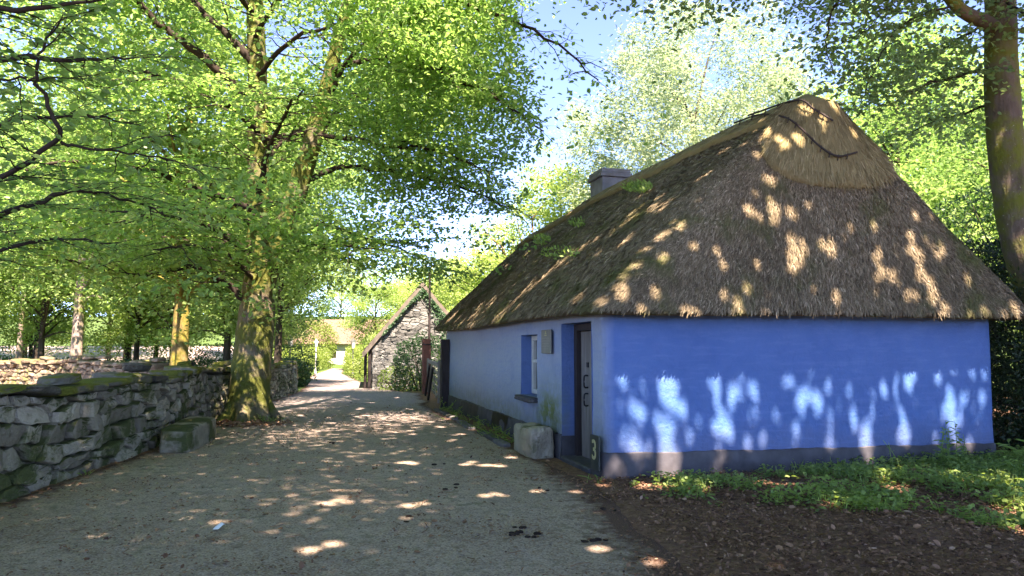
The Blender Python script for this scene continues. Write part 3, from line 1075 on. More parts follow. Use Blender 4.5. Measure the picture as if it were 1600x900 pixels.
# ---- plaque and number
M['plaque'] = plain('olive_grey_plaque', (.16, .16, .13), .5, .4, .12, 6, .1)
M['plaque_ink'] = plain('pale_yellow_lettering', (.40, .38, .19), .6, .3, .05)
M['ink_grey'] = plain('faded_grey_lettering', (.24, .24, .20), .6, .3, .05)
pl = empty('information_plaque', H(-.03, 2.14, 1.68), 'grey rectangular plaque with small yellow emblem on the wall by the door', 'plaque')
mb = MB(); mb.box(H(-.045, 2.14, 1.68), (.022, .45, .36), HAX, bev=.006)
mb.build('board', M['plaque'], pl)
mb = MB()
mb.box(H(-.058, 2.14, 1.80), (.006, .07, .012), HAX); mb.box(H(-.058, 2.14, 1.825), (.006, .022, .032), HAX); mb.box(H(-.058, 2.14, 1.775), (.006, .11, .012), HAX)
mb.build('emblem', M['plaque_ink'], pl)
mb = MB()
for z, w in ((1.73, .34), (1.69, .36), (1.65, .30), (1.61, .35), (1.57, .22)):
    mb.box(H(-.0575, 2.14, z), (.004, w, .008), HAX)
mb.build('lettering', M['ink_grey'], pl)

ns = empty('number_sign', H(-.03, .22, .30), 'dark board with a pale yellow figure 3 at the foot of the wall corner', 'sign')
mb = MB(); mb.box(H(-.062, .20, .30), (.022, .27, .42), HAX, bev=.004)
mb.build('board', M['frame_wood'] if False else plain('dark_green_board', (.035, .042, .034), .6, .3, .2), ns)
fc = bpy.data.curves.new('numeral', 'FONT'); fc.body = '3'; fc.size = .34; fc.align_x = 'CENTER'; fc.align_y = 'CENTER'; fc.extrude = .002; fc.offset = .004
fo = bpy.data.objects.new('numeral', fc); COL.objects.link(fo); fo.parent = ns
from mathutils import Matrix
# text x axis runs towards the near corner (-HL), text up is z, facing -HR
mt = Matrix((( -HL[0], 0, -HR[0], 0), (-HL[1], 0, -HR[1], 0), (0, 1, 0, 0), (0, 0, 0, 1)))
pos = H(-.078, .20, .32) - np.array(ns.location)
mt.translation = Vector(pos)
fo.matrix_local = mt
bpy.context.view_layer.update()
nm_ = bpy.data.meshes.new_from_object(fo)
nm_.materials.clear(); nm_.materials.append(M['plaque_ink'])
bpy.data.objects.remove(fo)
fo = bpy.data.objects.new('numeral', nm_); COL.objects.link(fo); fo.parent = ns; fo.matrix_local = mt

# stone block by the door, kerb stones
def stone_mat(name, a, b, moss, amt, lich=.72):
    k = NM(name); c = k.coord(); r = k.attr()
    n1 = k.noise(c, 3.5, 6, .62); n2 = k.noise(c, 18, 6, .65); n3 = k.noise(c, 1.7, 5, .6)
    col = k.mix(k.f(n1, .3, .7), a, b)
    col = k.mix(k.math('MULTIPLY', k.f(r, .3, 1), .5), col, tuple(min(.6, x * 1.7) for x in b))
    col = k.mix(k.math('MULTIPLY', k.f(r, .35, 0), .5), col, tuple(x * .55 for x in a))
    gm = k.n('ShaderNodeNewGeometry'); sp = k.n('ShaderNodeSeparateXYZ'); k.l(gm.outputs['Normal'], sp.inputs[0])
    up = k.math('MULTIPLY', k.f(sp.outputs[2], -.1, .9), .16)
    col = k.mix(k.f(k.math('ADD', n3, up), amt, amt + .12), col, moss)
    col = k.mix(k.f(n2, lich, lich + .05), col, (.36, .37, .31))
    h = k.math('ADD', n2, k.math('MULTIPLY', n1, 1.6))
    return k.done(k.principled(col, .92, .15, k.bump(h, 1.0, .045)))


M['stone'] = stone_mat('mossy_limestone', (.175, .155, .105), (.33, .30, .22), (.070, .084, .03), .54)
M['grey_stone'] = stone_mat('grey_limestone', (.075, .072, .072), (.165, .16, .155), (.07, .09, .03), .66)
M['warm_stone'] = stone_mat('warm_rubble', (.14, .108, .072), (.27, .215, .15), (.13, .135, .05), .56)
M['barn_stone'] = stone_mat('coursed_rubble', (.088, .092, .084), (.17, .175, .16), (.12, .13, .08), .72)
M['coping'] = stone_mat('mossy_coping', (.07, .07, .05), (.15, .145, .11), (.11, .12, .02), .50)
mb = MB(); mb.rock(H(-.235, 2.22, .18), (.40, .94, .52), HAX, .6, 12, 0, .06, 7, 10)
tag(mb.build('stone_block', M['stone']), 'squared mossy stone block standing by the cottage door', 'stone block')
g = np.random.default_rng(5)
s0 = 2.9; first = True
while s0 < 9.4:
    l = g.uniform(.35, .8)
    mb = MB(); mb.rock(H(-.42 + g.normal(0, .02), s0 + l / 2, .005), (.16, l - .03, .14), HAX, g.random(), int(g.integers(1e5)), 0, .05, 7, 5)
    tag(mb.build('kerb_stone', M['grey_stone']), 'flat grey edging stone in the row along the cottage flower strip', 'kerb stone', 'edging stones along the cottage')
    s0 += l + (0 if g.random() < .7 else .5)

# ------------------------------------------------------------------ dry stone walls
def clip_poly(poly, n, d):
    """keep the part of a convex polygon where p.n <= d"""
    out = []
    m = len(poly)
    for i in range(m):
        a, b = poly[i], poly[(i + 1) % m]
        da, db = a @ n - d, b @ n - d
        if da <= 0: out.append(a)
        if (da < 0) != (db < 0) and da != db:
            out.append(a + (b - a) * (da / (da - db)))
    return out


def stone_cells(g, length, h, sw, sh):
    """Voronoi cells of a rubble face: list of polygons in (l, z)"""
    pts = []
    z = 0; row = 0
    while z < h:
        rh = sh * g.uniform(.6, 1.5) * (1.25 if row == 0 else 1.0)
        l = -sw * g.random()
        while l < length + sw:
            w_ = sw * g.choice([.5, .8, 1.1, 1.7]) * g.uniform(.8, 1.2)
            pts.append((l + w_ / 2, z + rh * (.5 + g.normal(0, .22))))
            l += w_
        z += rh; row += 1
    pts = np.array(pts)
    asp = np.array([1.0, sw / sh * .9])
    S = pts * asp
    cells = []
    for i, s in enumerate(S):
        d2 = ((S - s) ** 2).sum(1); nb = np.argsort(d2)[1:16]
        poly = [np.array(q, float) for q in ((0, 0), (length, 0), (length, h * asp[1]), (0, h * asp[1]))]
        for k in nb:
            nv = S[k] - s; mid = (S[k] + s) / 2
            poly = clip_poly(poly, nv, mid @ nv)
            if len(poly) < 3: break
        if len(poly) >= 3:
            cells.append(np.array(poly) / asp)
    return cells


def stone_face(mb, g, cells, place, gap=.013, bulge=.036, jit=.012):
    """place(l, z, out) -> world points"""
    for poly in cells:
        c = poly.mean(0)
        # resample with a slightly ragged outline
        P = []
        m = len(poly)
        for i in range(m):
            a, b = poly[i], poly[(i + 1) % m]
            n = max(1, int(np.linalg.norm(b - a) / .09))
            for k in range(n): P.append(a + (b - a) * k / n)
        P = np.array(P)
        ext = np.abs(P - c).max()
        if ext < .03 or len(P) < 4: continue
        v = P - c; ln = np.linalg.norm(v, axis=1)[:, None]
        lm = ln.mean()
        # round the corners: pull far corners in
        sc_ = np.minimum(1, (lm * 1.35) / np.maximum(ln, 1e-6)) ** .28
        P = c + v * (1 - gap * g.uniform(.6, 2.2) / np.maximum(ln, .03)) * sc_ + g.normal(0, jit, P.shape)
        tilt = g.normal(0, .13, 2); off = g.normal(0, .022)
        def ring(f, o): 
            q = c + (P - c) * f
            return q, off + o + (q - c) @ tilt + g.normal(0, .006, len(q))
        rings = [(P, np.full(len(P), -.10)), ring(1.0, -.012), ring(.972, bulge * .66), ring(.80, bulge * .9), ring(.40, bulge)]
        V = np.concatenate([place(q[:, 0], q[:, 1], o) for q, o in rings] + [place(np.array([c[0]]), np.array([c[1]]), np.array([off + bulge * 1.05]))])
        n = len(P); R_ = len(rings)
        F = [(r * n + i, r * n + (i + 1) % n, (r + 1) * n + (i + 1) % n, (r + 1) * n + i) for r in range(R_ - 1) for i in range(n)]
        F += [((R_ - 1) * n + i, (R_ - 1) * n + (i + 1) % n, R_ * n) for i in range(n)]
        mb.add(V, F, g.random())


def dry_wall(name, label, line, h0, h1, thick, mat, copmat, seed, sw=.42, sh=.20, back=True, cop=True, split=None, batter=.06):
    line = np.asarray(line, float)
    seg = np.linalg.norm(np.diff(line, axis=0), axis=1); cum = np.concatenate([[0], np.cumsum(seg)]); tot = cum[-1]
    g = np.random.default_rng(seed)
    def base(l):
        x = np.interp(l, cum, line[:, 0]); y = np.interp(l, cum, line[:, 1])
        e = .3
        dx = np.interp(l + e, cum, line[:, 0]) - np.interp(l - e, cum, line[:, 0]); dy = np.interp(l + e, cum, line[:, 1]) - np.interp(l - e, cum, line[:, 1])
        n = np.hypot(dx, dy) + 1e-9
        return x, y, dy / n, -dx / n       # outward = right-hand side of the line
    hh = lambda l: h0 + (h1 - h0) * l / tot + .04 * np.sin(l * 1.7) + .03 * np.sin(l * .6 + 2)
    root = empty(name, (line[len(line) // 2][0], line[len(line) // 2][1], 0), label, 'wall')
    mb = MB()
    parts = split or [(0, tot, sw, sh)]
    for l0, l1, w_, s_ in parts:
        for sgn in ((1, -1) if back else (1,)):
            def place(l, z, o, sgn=sgn, l0=l0):
                x, y, nx, ny = base(l0 + l)
                f = hh(l0 + l) / h0
                z2 = z * f
                oo = o - batter * z2 / h0
                if sgn < 0: oo = -thick - o + batter * z2 / h0
                return np.stack([x + nx * oo, y + ny * oo, ground_z(x, y) + z2 - .03], -1)
            stone_face(mb, g, stone_cells(g, l1 - l0, h0, w_, s_), place)
    # core
    n = int(tot / .5) + 2; ls = np.linspace(0, tot, n)
    x, y, nx, ny = base(ls); hz = hh(ls) - .03
    gz = ground_z(x, y)
    core = np.stack([np.stack([x - nx * .08, y - ny * .08, gz - .1], -1), np.stack([x - nx * (.10 + batter), y - ny * (.10 + batter), gz + hz - .02], -1),
                     np.stack([x - nx * (thick - .10 - batter), y - ny * (thick - .10 - batter), gz + hz - .02], -1), np.stack([x - nx * (thick - .08), y - ny * (thick - .08), gz - .1], -1)], 1)
    mb.add(core.reshape(-1, 3), [(i * 4 + j, i * 4 + j + 1, (i + 1) * 4 + j + 1, (i + 1) * 4 + j) for i in range(n - 1) for j in range(3)] + [(0, 1, 2, 3), tuple((n - 1) * 4 + k for k in (3, 2, 1, 0))], .02)
    # wall head stones at both ends
    for le in (0.0, tot):
        x, y, nx, ny = [float(k) for k in base(np.array(le))]
        tx, ty = -ny, nx
        z = 0
        while z < float(hh(le)) - .05:
            rh = g.uniform(.14, .26)
            mb.rock((x - nx * thick / 2, y - ny * thick / 2, float(ground_z(x, y)) + z + rh / 2), (thick * .98 - .1 * z / h0, .34 * g.uniform(.8, 1.2), rh * 1.02), ((nx, ny, 0), (-ny, nx, 0), (0, 0, 1)), g.random(), int(g.integers(1e6)), 0, .05, 7, 4)
            z += rh
    mb.build('stonework', mat, root)
    if cop:
        mb = MB(); l = 0.0
        while l < tot:
            w_ = g.uniform(.28, .85)
            x, y, nx, ny = [float(k) for k in base(np.array(l + w_ / 2))]
            a = g.normal(0, .06)
            ax = np.array([[nx * math.cos(a) - ny * math.sin(a), nx * math.sin(a) + ny * math.cos(a), g.normal(0, .05)], [-ny, nx, g.normal(0, .04)], [0, 0, 1]])
            t_ = g.uniform(.08, .17)
            mb.rock((x - nx * (thick / 2 + g.normal(0, .02)), y - ny * (thick / 2), float(ground_z(x, y)) + float(hh(l + w_ / 2)) + t_ * .32), (thick * g.uniform(.9, 1.15) + .06, w_ * 1.0, t_), ax, g.random(), int(g.integers(1e6)), 0, .06, 6, 5)
            if g.random() < .12:
                mb.rock((x - nx * thick * g.uniform(.3, .7), y - ny * thick / 2, float(ground_z(x, y)) + float(hh(l)) + t_ + .05), (.34, .5, .12), ax, g.random(), int(g.integers(1e6)), 0, .08, 5, 4)
            l += w_ * .97
        mb.build('coping_stones', copmat, root)
    return root


WL = WALL_LINE
dry_wall('dry_stone_wall', 'long mossy dry stone wall along the path, in front of the big mossy beech', WL, 1.22, .93, .55, M['stone'], M['coping'], 3,
         split=[(0, 17.6, .52, .19), (17.6, 21.4, .24, .17), (21.4, 30.9, .22, .15)])
# the brown wall that runs off behind
dry_wall('rubble_wall', 'low brown rubble wall behind the front wall, ending at the yellow trunk', [(-31, 31), (-22, 27.2), (-18, 25.2), (-13.5, 22.2), (-10.0, 19.7)], 1.08, 1.05, .5,
         M['warm_stone'], M['warm_stone'], 9, sw=.40, sh=.13, back=False)
# stone slab bench at the foot of the wall
mb = MB()
bd = np.array([-5.24 + 4.80, 12.95 - 10.75, 0]); bd /= np.linalg.norm(bd)
br = np.array([bd[1], -bd[0], 0])
bc = np.array([-5.02, 11.85, 0]) - br * .27
mb.rock(bc + [0, 0, .17], (.52, 2.15, .40), (br, bd, HZ), .35, 8, 0, .035, 9, 9)
tag(mb.build('stone_bench', M['stone']), 'long mossy stone slab used as a seat at the foot of the wall', 'stone bench')

# ------------------------------------------------------------------ gate and posts
M['gate_wood'] = plain('grey_gate_wood', (.23, .20, .165), .8, .2, .3, 4, .4)
M['post_paint'] = plain('rusty_red_post', (.17, .062, .045), .7, .3, .25, 4, .3)
def gz(x, y): return float(ground_z(x, y))
def post(name, label, x, y, w, h, mat, capmat=None):
    r = empty(name, (x, y, gz(x, y)), label, 'post')
    mb = MB(); mb.box((x, y, h / 2 - .1 + .02), (w, w, h + .2), HAX, bev=.015, jit=.004, seed=int(h * 100))
    mb.build('shaft', mat, r)
    mb = MB()
    if capmat: mb.box((x, y, h - .17), (w + .03, w + .03, .05), HAX, bev=.01); mb.build('collar', capmat, r)
    return r
post('gate_post', 'rusty red square post at the far end of the wooden gate', -2.93, 24.4, .27, 1.85, M['post_paint'], M['frame_wood'])
post('gate_post', 'dark timber post standing against the far corner of the blue cottage', -1.76, 18.72, .21, 1.78, M['frame_wood'])
gp0, gp1 = np.array([-2.80, 24.0, 0]), np.array([-1.98, 19.1, 0])
gd = (gp1 - gp0); gl = np.linalg.norm(gd); gd /= gl
gn = np.array([gd[1], -gd[0], 0])
GAX = (gd, gn, HZ)
gate = empty('wooden_gate', gp0, 'weathered five bar wooden farm gate hung between two posts', 'gate')
def gpt(a, z, o=0): return gp0 + gd * a + HZ * z + gn * o
mb = MB()
for k, z in enumerate((.28, .50, .70, .90)):
    mb.box(gpt(gl / 2, z), (gl - .12, .022, .08), GAX, bev=.004, jit=.002, seed=k)
mb.build('bars', M['gate_wood'], gate)
mb = MB(); mb.box(gpt(gl / 2, 1.12), (gl, .07, .11), GAX, bev=.01); mb.build('top_rail', M['gate_wood'], gate)
for a in (.06, gl - .06):
    mb = MB(); mb.box(gpt(a, .66, .03 if a < 1 else -.03), (.10, .07, 1.12), GAX, bev=.01); mb.build('stile', M['gate_wood'], gate)
for a0, a1, z0, z1 in ((.12, gl * .5, .24, 1.06), (gl * .5, gl - .12, 1.06, .24), (gl * .5, gl * .5 + .02, .22, 1.08)):
    p, q = gpt(a0, z0, .035), gpt(a1, z1, .035)
    d = q - p; L_ = np.linalg.norm(d); d /= L_
    mb = MB(); mb.box((p + q) / 2, (L_, .022, .09), (d, gn, np.cross(d, gn)), bev=.004); mb.build('brace', M['gate_wood'], gate)
for a0 in (gl * .34, gl * .72):
    mb = MB(); p, q = gpt(a0, 1.0, .06), gpt(a0 - .9, .04, .14); d = (q - p); L_ = np.linalg.norm(d); d /= L_
    mb.box((p + q) / 2, (L_, .06, .09), (d, np.cross(HZ, d) / np.linalg.norm(np.cross(HZ, d)), np.cross(d, np.cross(HZ, d) / np.linalg.norm(np.cross(HZ, d)))), bev=.006)
    mb.build('prop', M['frame_wood'], gate)
pole = MB(); p0 = at(670, 600, 26.2); pole.tube([(p0[0], p0[1], -.1), (p0[0], p0[1], 4.35)], [.05, .042], 8)
tag(pole.build('pole', M['frame_wood']), 'tall thin dark pole rising behind the red gate post', 'pole')

# ------------------------------------------------------------------ stone outbuilding beyond the gate
BA = rad(-11.5)
BC = np.array([-5.55, 28.4, gz(-5.5, 28.4)])
BR = np.array([math.cos(rad(4)), math.sin(rad(4)), 0]); BL = np.array([math.sin(BA), math.cos(BA), 0])
BW, BLEN, BE, BH = 3.9, 9.0, 1.72, 4.05
M['barn_thatch'] = thatch_mat('old_grey_thatch', (.06, .05, .04), (.12, .105, .085), (.22, .19, .15), (.07, .08, .03), .45)
barn = empty('stone_outbuilding', BC, 'low stone outbuilding with a steep thatched roof beyond the gate', 'outbuilding')
def B(q, s, z): return BC + np.asarray(q)[..., None] * BR + np.asarray(s)[..., None] * BL + np.asarray(z)[..., None] * HZ
g = np.random.default_rng(14)
def slope_h(q): return BE + (BH - BE) * (1 - np.abs(np.asarray(q) - BW / 2) / (BW / 2))
mb = MB()
cells = []
for c in stone_cells(g, BW, BH, .30, .10):
    # clip to the gable
    k = (BH - BE) / (BW / 2)
    p = clip_poly([v for v in c], np.array([-k, 1.0]), BE)
    if len(p) >= 3: p = clip_poly(p, np.array([k, 1.0]), BE + k * BW)
    if len(p) >= 3: cells.append(np.array(p))
stone_face(mb, g, cells, lambda l, z, o: B(l, -np.asarray(o) * .6, z - .05), .006, .02, .006)
for c in stone_cells(g, BLEN, BE, .42, .14):
    stone_face(mb, g, [c], lambda l, z, o: B(-np.asarray(o) * .6, l, z - .05), .006, .02, .006)
mb.add(np.array([B(q, s, z) for q, s, z in ((.03, .03, -.2), (BW - .03, .03, -.2), (BW - .03, .03, BE), (BW / 2, .03, BH - .03), (.03, .03, BE),
       (.03, BLEN, -.2), (BW - .03, BLEN, -.2), (BW - .03, BLEN, BE), (BW / 2, BLEN, BH - .03), (.03, BLEN, BE))]),
       [(0, 1, 2, 3, 4), (5, 9, 8, 7, 6), (0, 4, 9, 5), (1, 6, 7, 2)], .3)
mb.build('wall', M['barn_stone'], barn)
mb = MB()
k = (BH - BE) / (BW / 2); ov = .38
n = 20
ss = np.linspace(-.12, BLEN + .2, n)
prof = [(-ov, BE - k * ov - .02), (-ov - .04, BE - k * ov + .16), (-ov * .3, BE - k * ov * .3 + .24), (BW / 4, BE + k * BW / 4 + .24), (BW / 2, BH + .24), (BW * .75, BE + k * BW / 4 + .24), (BW + ov, BE - k * ov + .2), (BW + ov, BE - k * ov), (BW / 2, BH + .02)]
N_ = Noise(90)
V = np.array([[B(q, s, z) for q, z in prof] for s in ss]); V += (.03 * N_(V, .6))[..., None] * HZ
m = len(prof)
mb.add(V.reshape(-1, 3), [(i * m + j, (i + 1) * m + j, (i + 1) * m + (j + 1) % m, i * m + (j + 1) % m) for i in range(n - 1) for j in range(m)] + [tuple(range(m))[::-1], tuple((n - 1) * m + q for q in range(m))], .5)
g2 = np.random.default_rng(6)
for _ in range(2600):
    sd = g2.random() < .6
    t = g2.random(); s = g2.uniform(-.15, BLEN)
    q0 = BW / 2 + (-1 if sd else 1) * t * (BW / 2 + ov)
    z0 = BH + .25 - k * t * (BW / 2 + ov)
    d = np.array(BR) * (-1 if sd else 1) * .75 - HZ * .75 * k; d /= np.linalg.norm(d)
    p = B(np.array(q0), np.array(s), np.array(z0)); w_ = BL * .012
    e = p + d * .3 + HZ * g2.uniform(0, .03)
    mb.add([p - w_, p + w_, e + w_ * .5, e - w_ * .5], [(0, 1, 2, 3)], g2.random())
mb.build('roof', M['barn_thatch'], barn)
for q in (-.12, -.28):
    mb = MB(); mb.box(B(np.array(q), np.array(.1 if q > -.2 else .6), np.array(.78)), (.12, .12, 1.7), (BR, BL, HZ), bev=.01); mb.build('timber_post', M['frame_wood'], barn)
mb = MB(); mb.box(B(np.array(2.15), np.array(-.08), np.array(.6)), (.07, .06, 1.35), (BR, BL, HZ), bev=.01)
tag(mb.build('stake', M['frame_wood']), 'thin upright stake leaning by the stone gable', 'stake')

# ------------------------------------------------------------------ far cottage, lamps
M['white_wall'] = plain('white_limewash', (.50, .48, .45), .8, .2, .06, 5, .2)
M['pink_thatch'] = plain('sunlit_old_thatch', (.14, .095, .072), .9, .1, .3, 6, .5)
fc_ = empty('white_cottage', (-21.5, 88, gz(-21.5, 88)), 'distant long white cottage with pinkish brown roof at the end of the path', 'cottage')
mb = MB(); z0 = gz(-21.5, 88)
mb.box((-23, 90, z0 + 1.3), (17, 5, 2.8)); mb.build('wall', M['white_wall'], fc_)
mb = MB(); V = np.array([(-32, 86.9, z0 + 2.5), (-14, 86.9, z0 + 2.5), (-14, 93, z0 + 2.5), (-32, 93, z0 + 2.5), (-30.5, 90, z0 + 5.6), (-15.5, 90, z0 + 5.6)])
mb.add(V, [(0, 1, 5, 4), (1, 2, 5), (2, 3, 4, 5), (3, 0, 4), (3, 2, 1, 0)]); mb.build('roof', M['pink_thatch'], fc_)
for x in (-26.5, -22.0, -19.0):
    mb = MB(); mb.box((x, 87.47, z0 + 1.4), (.9, .08, 1.1), bev=.01); mb.build('window', M['frame_wood'], fc_)
mb = MB(); mb.box((-17.2, 87.47, z0 + 1.0), (1.1, .08, 2.1), bev=.01); mb.build('door', M['frame_wood'], fc_)

M['lamp_pale'] = plain('pale_grey_lamp_post', (.50, .50, .47), .6, .4, .1)
M['lamp_dark'] = plain('dark_green_lamp_post', (.05, .06, .05), .6, .4, .1)
M['lamp_glass'] = plain('frosted_lamp_glass', (.62, .62, .56), .3, .5, .05)
def lamp(x, y, h, label, mat):
    z = gz(x, y)
    r = empty('street_lamp', (x, y, z), label, 'street lamp')
    mb = MB(); mb.tube([(x, y, z), (x, y, z + .35), (x, y, z + .4), (x, y, z + h - .55)], [.10, .09, .05, .04], 10); mb.build('post', mat, r)
    mb = MB(); mb.tube([(x, y, z + h - .52), (x, y, z + h - .1)], [.10, .17], 4); mb.build('lantern', M['lamp_glass'], r)
    mb = MB(); mb.tube([(x, y, z + h - .10), (x, y, z + h + .06), (x, y, z + h + .16)], [.21, .07, .02], 4); mb.build('lantern_cap', mat, r)
p = at(453, 560, 43); lamp(p[0], p[1], 2.5, 'dark lamp with its head just above the dark green hedge', M['lamp_dark'])
p = at(493, 582, 60); lamp(p[0], p[1], 2.8, 'pale lamp post at the near end of the sunlit hedge beside the path', M['lamp_pale'])
p = at(551, 590, 46); lamp(p[0], p[1], 2.45, 'dark lamp post in the bushes left of the stone outbuilding', M['lamp_dark'])

# paper on the path
mb = MB()
pp_ = at(353, 823, 6.35); 
x0, y0 = -2.56, 6.36
V = np.array([(-.035, -.045, .012), (.02, -.055, .016), (.048, -.01, .05), (.035, .04, .02), (-.01, .055, .045), (-.045, .02, .016)]) * [1, 1.3, 1] + [x0, y0, .012]
mb.add(np.concatenate([V, V.mean(0)[None] + [[0, 0, .02]]]), [(0, 1, 6), (1, 2, 6), (2, 3, 6), (3, 4, 6), (4, 5, 6), (5, 0, 6)])
tag(mb.build('paper_scrap', plain('white_paper', (.75, .80, .80), .8, .2, .05)), 'small crumpled scrap of white paper lying on the path', 'paper')

# ------------------------------------------------------------------ the gaps in the canopy: spots of sun on wall, roof, path and trunks
def wall_spot(u, v, r):
    d = ray(u, v); t = ((HC - np.array([0, 0, EYE])) @ HL) / (d @ HL)
    p = np.array([0, 0, EYE]) + d * t
    SPOTS.append((p, r * p[1] / FPX * .60))


def ground_spot(u, v, r):
    d = ray(u, v); t = -EYE / d[2]
    p = np.array([0, 0, EYE]) + d * t
    SPOTS.append((p, r * p[1] / FPX))


def roof_spot(u, v, r):
    p, n = on(roof_bvh, u, v)
    if p is not None: SPOTS.append((p, r * p[1] / FPX))


_gs = np.random.default_rng(17)


def cluster(fn, u, v, r, ey=1.0):
    if fn is wall_spot:
        fn(u, v, r * .92)
    else:
        fn(u + _gs.normal(0, r * .2), v + _gs.normal(0, r * .2 * ey), r * .72)
    for _ in range(1 if fn is wall_spot else 2):
        fn(u + _gs.normal(0, r * .75), v + _gs.normal(0, r * .75 * ey), r * _gs.uniform(.25, .55))


for u, v, r in ((1043, 594, 14), (1038, 612, 9), (1051, 632, 12), (1055, 648, 12), (1041, 672, 13), (1049, 698, 22), (1046, 722, 22), (1045, 745, 20), (971, 585, 7), (968, 633, 6), (1004, 643, 8),
                (975, 680, 9), (994, 701, 10), (1072, 651, 7), (1121, 594, 6), (1138, 643, 6), (1136, 676, 16), (1134, 694, 18), (1179, 614, 9), (1179, 647, 13), (1168, 697, 8), (1117, 730, 10),
                (1210, 655, 5), (1251, 625, 8), (1251, 638, 9), (1266, 594, 8), (1276, 625, 6), (1288, 651, 7), (1241, 676, 7), (1243, 688, 6), (1233, 598, 5), (1294, 606, 7),
                (1332, 660, 8), (1350, 680, 12), (1350, 694, 13), (1361, 627, 8), (1381, 608, 8), (1404, 579, 6), (1418, 590, 7), (1420, 602, 7), (1429, 569, 9), (1398, 643, 6), (1414, 680, 14), (1429, 623, 5),
                (1466, 585, 8), (1482, 612, 12), (1486, 634, 14), (1478, 626, 10), (1489, 660, 9), (1458, 647, 5), (1488, 571, 6), (1521, 610, 6), (1534, 623, 6), (1513, 697, 9), (1534, 560, 5), (960, 735, 14)):
    cluster(wall_spot, u, v, r * 1.12, 1.4)
for _ in range(70):                     # many small openings besides
    u_ = _gs.uniform(965, 1540); v_ = _gs.uniform(578, 700) + 6 * math.sin(u_ * .02)
    wall_spot(u_, v_, _gs.uniform(3.0, 6.5))
for _ in range(60):
    roof_spot(_gs.uniform(960, 1480), _gs.uniform(300, 470), _gs.uniform(2.5, 5))
for u, v, r in ((1187, 233, 14), (1205, 245, 14), (1220, 238, 10), (1239, 230, 10), (1205, 287, 9), (1205, 333, 9), (1210, 350, 9), (1170, 335, 8), (1230, 385, 14), (1240, 402, 17), (1238, 420, 12), (1300, 385, 8), (1301, 400, 7),
                (1327, 359, 5), (1389, 436, 8), (1430, 400, 14), (1436, 425, 14), (1463, 390, 12), (1455, 450, 10), (1452, 470, 9), (1416, 466, 7), (1305, 466, 8), (1153, 475, 8), (1510, 443, 6), (1244, 183, 8), (1258, 190, 7), (1282, 205, 8),
                (1286, 171, 9), (1300, 185, 8), (1328, 223, 6), (1421, 373, 6), (1189, 212, 7), (1160, 222, 7), (1130, 240, 8),
                (775, 500, 6), (785, 490, 6), (800, 478, 6), (815, 463, 6), (830, 450, 7), (845, 440, 7), (858, 430, 8), (870, 420, 6), (882, 410, 7), (895, 402, 7), (908, 392, 6), (930, 378, 5), (745, 490, 5), (735, 500, 5),
                (954, 364, 5), (975, 350, 6), (990, 342, 5), (1005, 330, 6), (1022, 322, 6), (1035, 330, 6), (998, 312, 5), (865, 360, 6), (845, 372, 5), (888, 341, 6), (910, 325, 5),
                (965, 450, 10), (972, 462, 9), (940, 476, 7), (900, 476, 6), (1060, 355, 12), (1003, 395, 5), (1029, 375, 6), (752, 482, 5), (767, 473, 5), (718, 508, 5), (820, 400, 5), (790, 420, 4), (930, 395, 5)):
    cluster(roof_spot, u, v, r * .85)
for u, v, r in ((628, 725, 10), (645, 726, 12), (735, 727, 12), (757, 729, 14), (780, 729, 10), (510, 788, 12), (530, 785, 12), (640, 791, 14), (660, 788, 9), (760, 775, 12), (780, 773, 10), (480, 862, 18), (520, 852, 16),
                (573, 650, 12), (560, 652, 9), (600, 655, 9), (700, 655, 10), (690, 668, 9), (745, 672, 9), (800, 715, 10), (838, 768, 9), (560, 640, 8), (640, 640, 10), (655, 655, 9), (580, 630, 8), (690, 640, 8), (640, 675, 9), (610, 676, 8),
                (900, 770, 8), (1010, 762, 16), (1045, 765, 18), (1095, 768, 14), (1190, 757, 14), (1225, 765, 12), (1430, 740, 20), (1470, 752, 24), (1520, 760, 22), (1400, 770, 16), (1560, 800, 24), (1580, 770, 20), (1590, 840, 22), (1370, 755, 10),
                (940, 758, 12), (1290, 800, 10), (960, 690, 8), (720, 680, 8), (705, 690, 7), (545, 620, 7), (620, 622, 7), (470, 650, 9), (520, 662, 7), (440, 640, 8), (1020, 880, 12), (930, 860, 10)):
    cluster(ground_spot, u, v, r * (.62 if u < 990 else .9), .3)
TRUNK_SUN = [(at(410, 525, 15.35), .12), (at(406, 560, 15.35), .05), (at(411, 610, 15.3), .065), (at(408, 595, 15.3), .07), (at(395, 575, 15.2), .05), (at(385, 640, 15.2), .065), (at(402, 300, 15.4), .065), (at(404, 265, 15.4), .065),
             (at(402, 370, 15.4), .065), (at(490, 200, 15.3), .065), (at(483, 240, 15.4), .065), (at(435, 370, 15.3), .065), (at(512, 120, 15), .065), (at(385, 472, 15.3), .05),
             (at(1585, 400, 10.65), .12), (at(1588, 340, 10.65), .16), (at(1583, 300, 10.65), .10), (at(1582, 260, 10.65), .09), (at(1575, 180, 10.65), .07), (at(1570, 140, 10.65), .06), (at(1590, 220, 10.65), .05), (at(1592, 380, 10.65), .16)]
for v in range(485, 590, 9): TRUNK_SUN.append((at(278 + (v % 4) * 3, v, 19.0), .30))
for u in range(180, 262, 14):
    for v in (568, 580): TRUNK_SUN.append((at(u, v, 20.5 + (262 - u) / 30), .35))
TRUNK_SUN += [(at(697, 545, 18.6), .11), (at(697, 552, 18.6), .09)]
SPOTS += TRUNK_SUN

# ------------------------------------------------------------------ trees
def trunk_mb(line, radii, n=16, wob=.07, seed=1):
    mb = MB(); P = spline(line, len(line) * 4)
    R = np.interp(np.linspace(0, 1, len(P)), np.linspace(0, 1, len(radii)), radii)
    mb.tube(P, R, n, cap=True, wob=wob, seed=seed)
    return mb


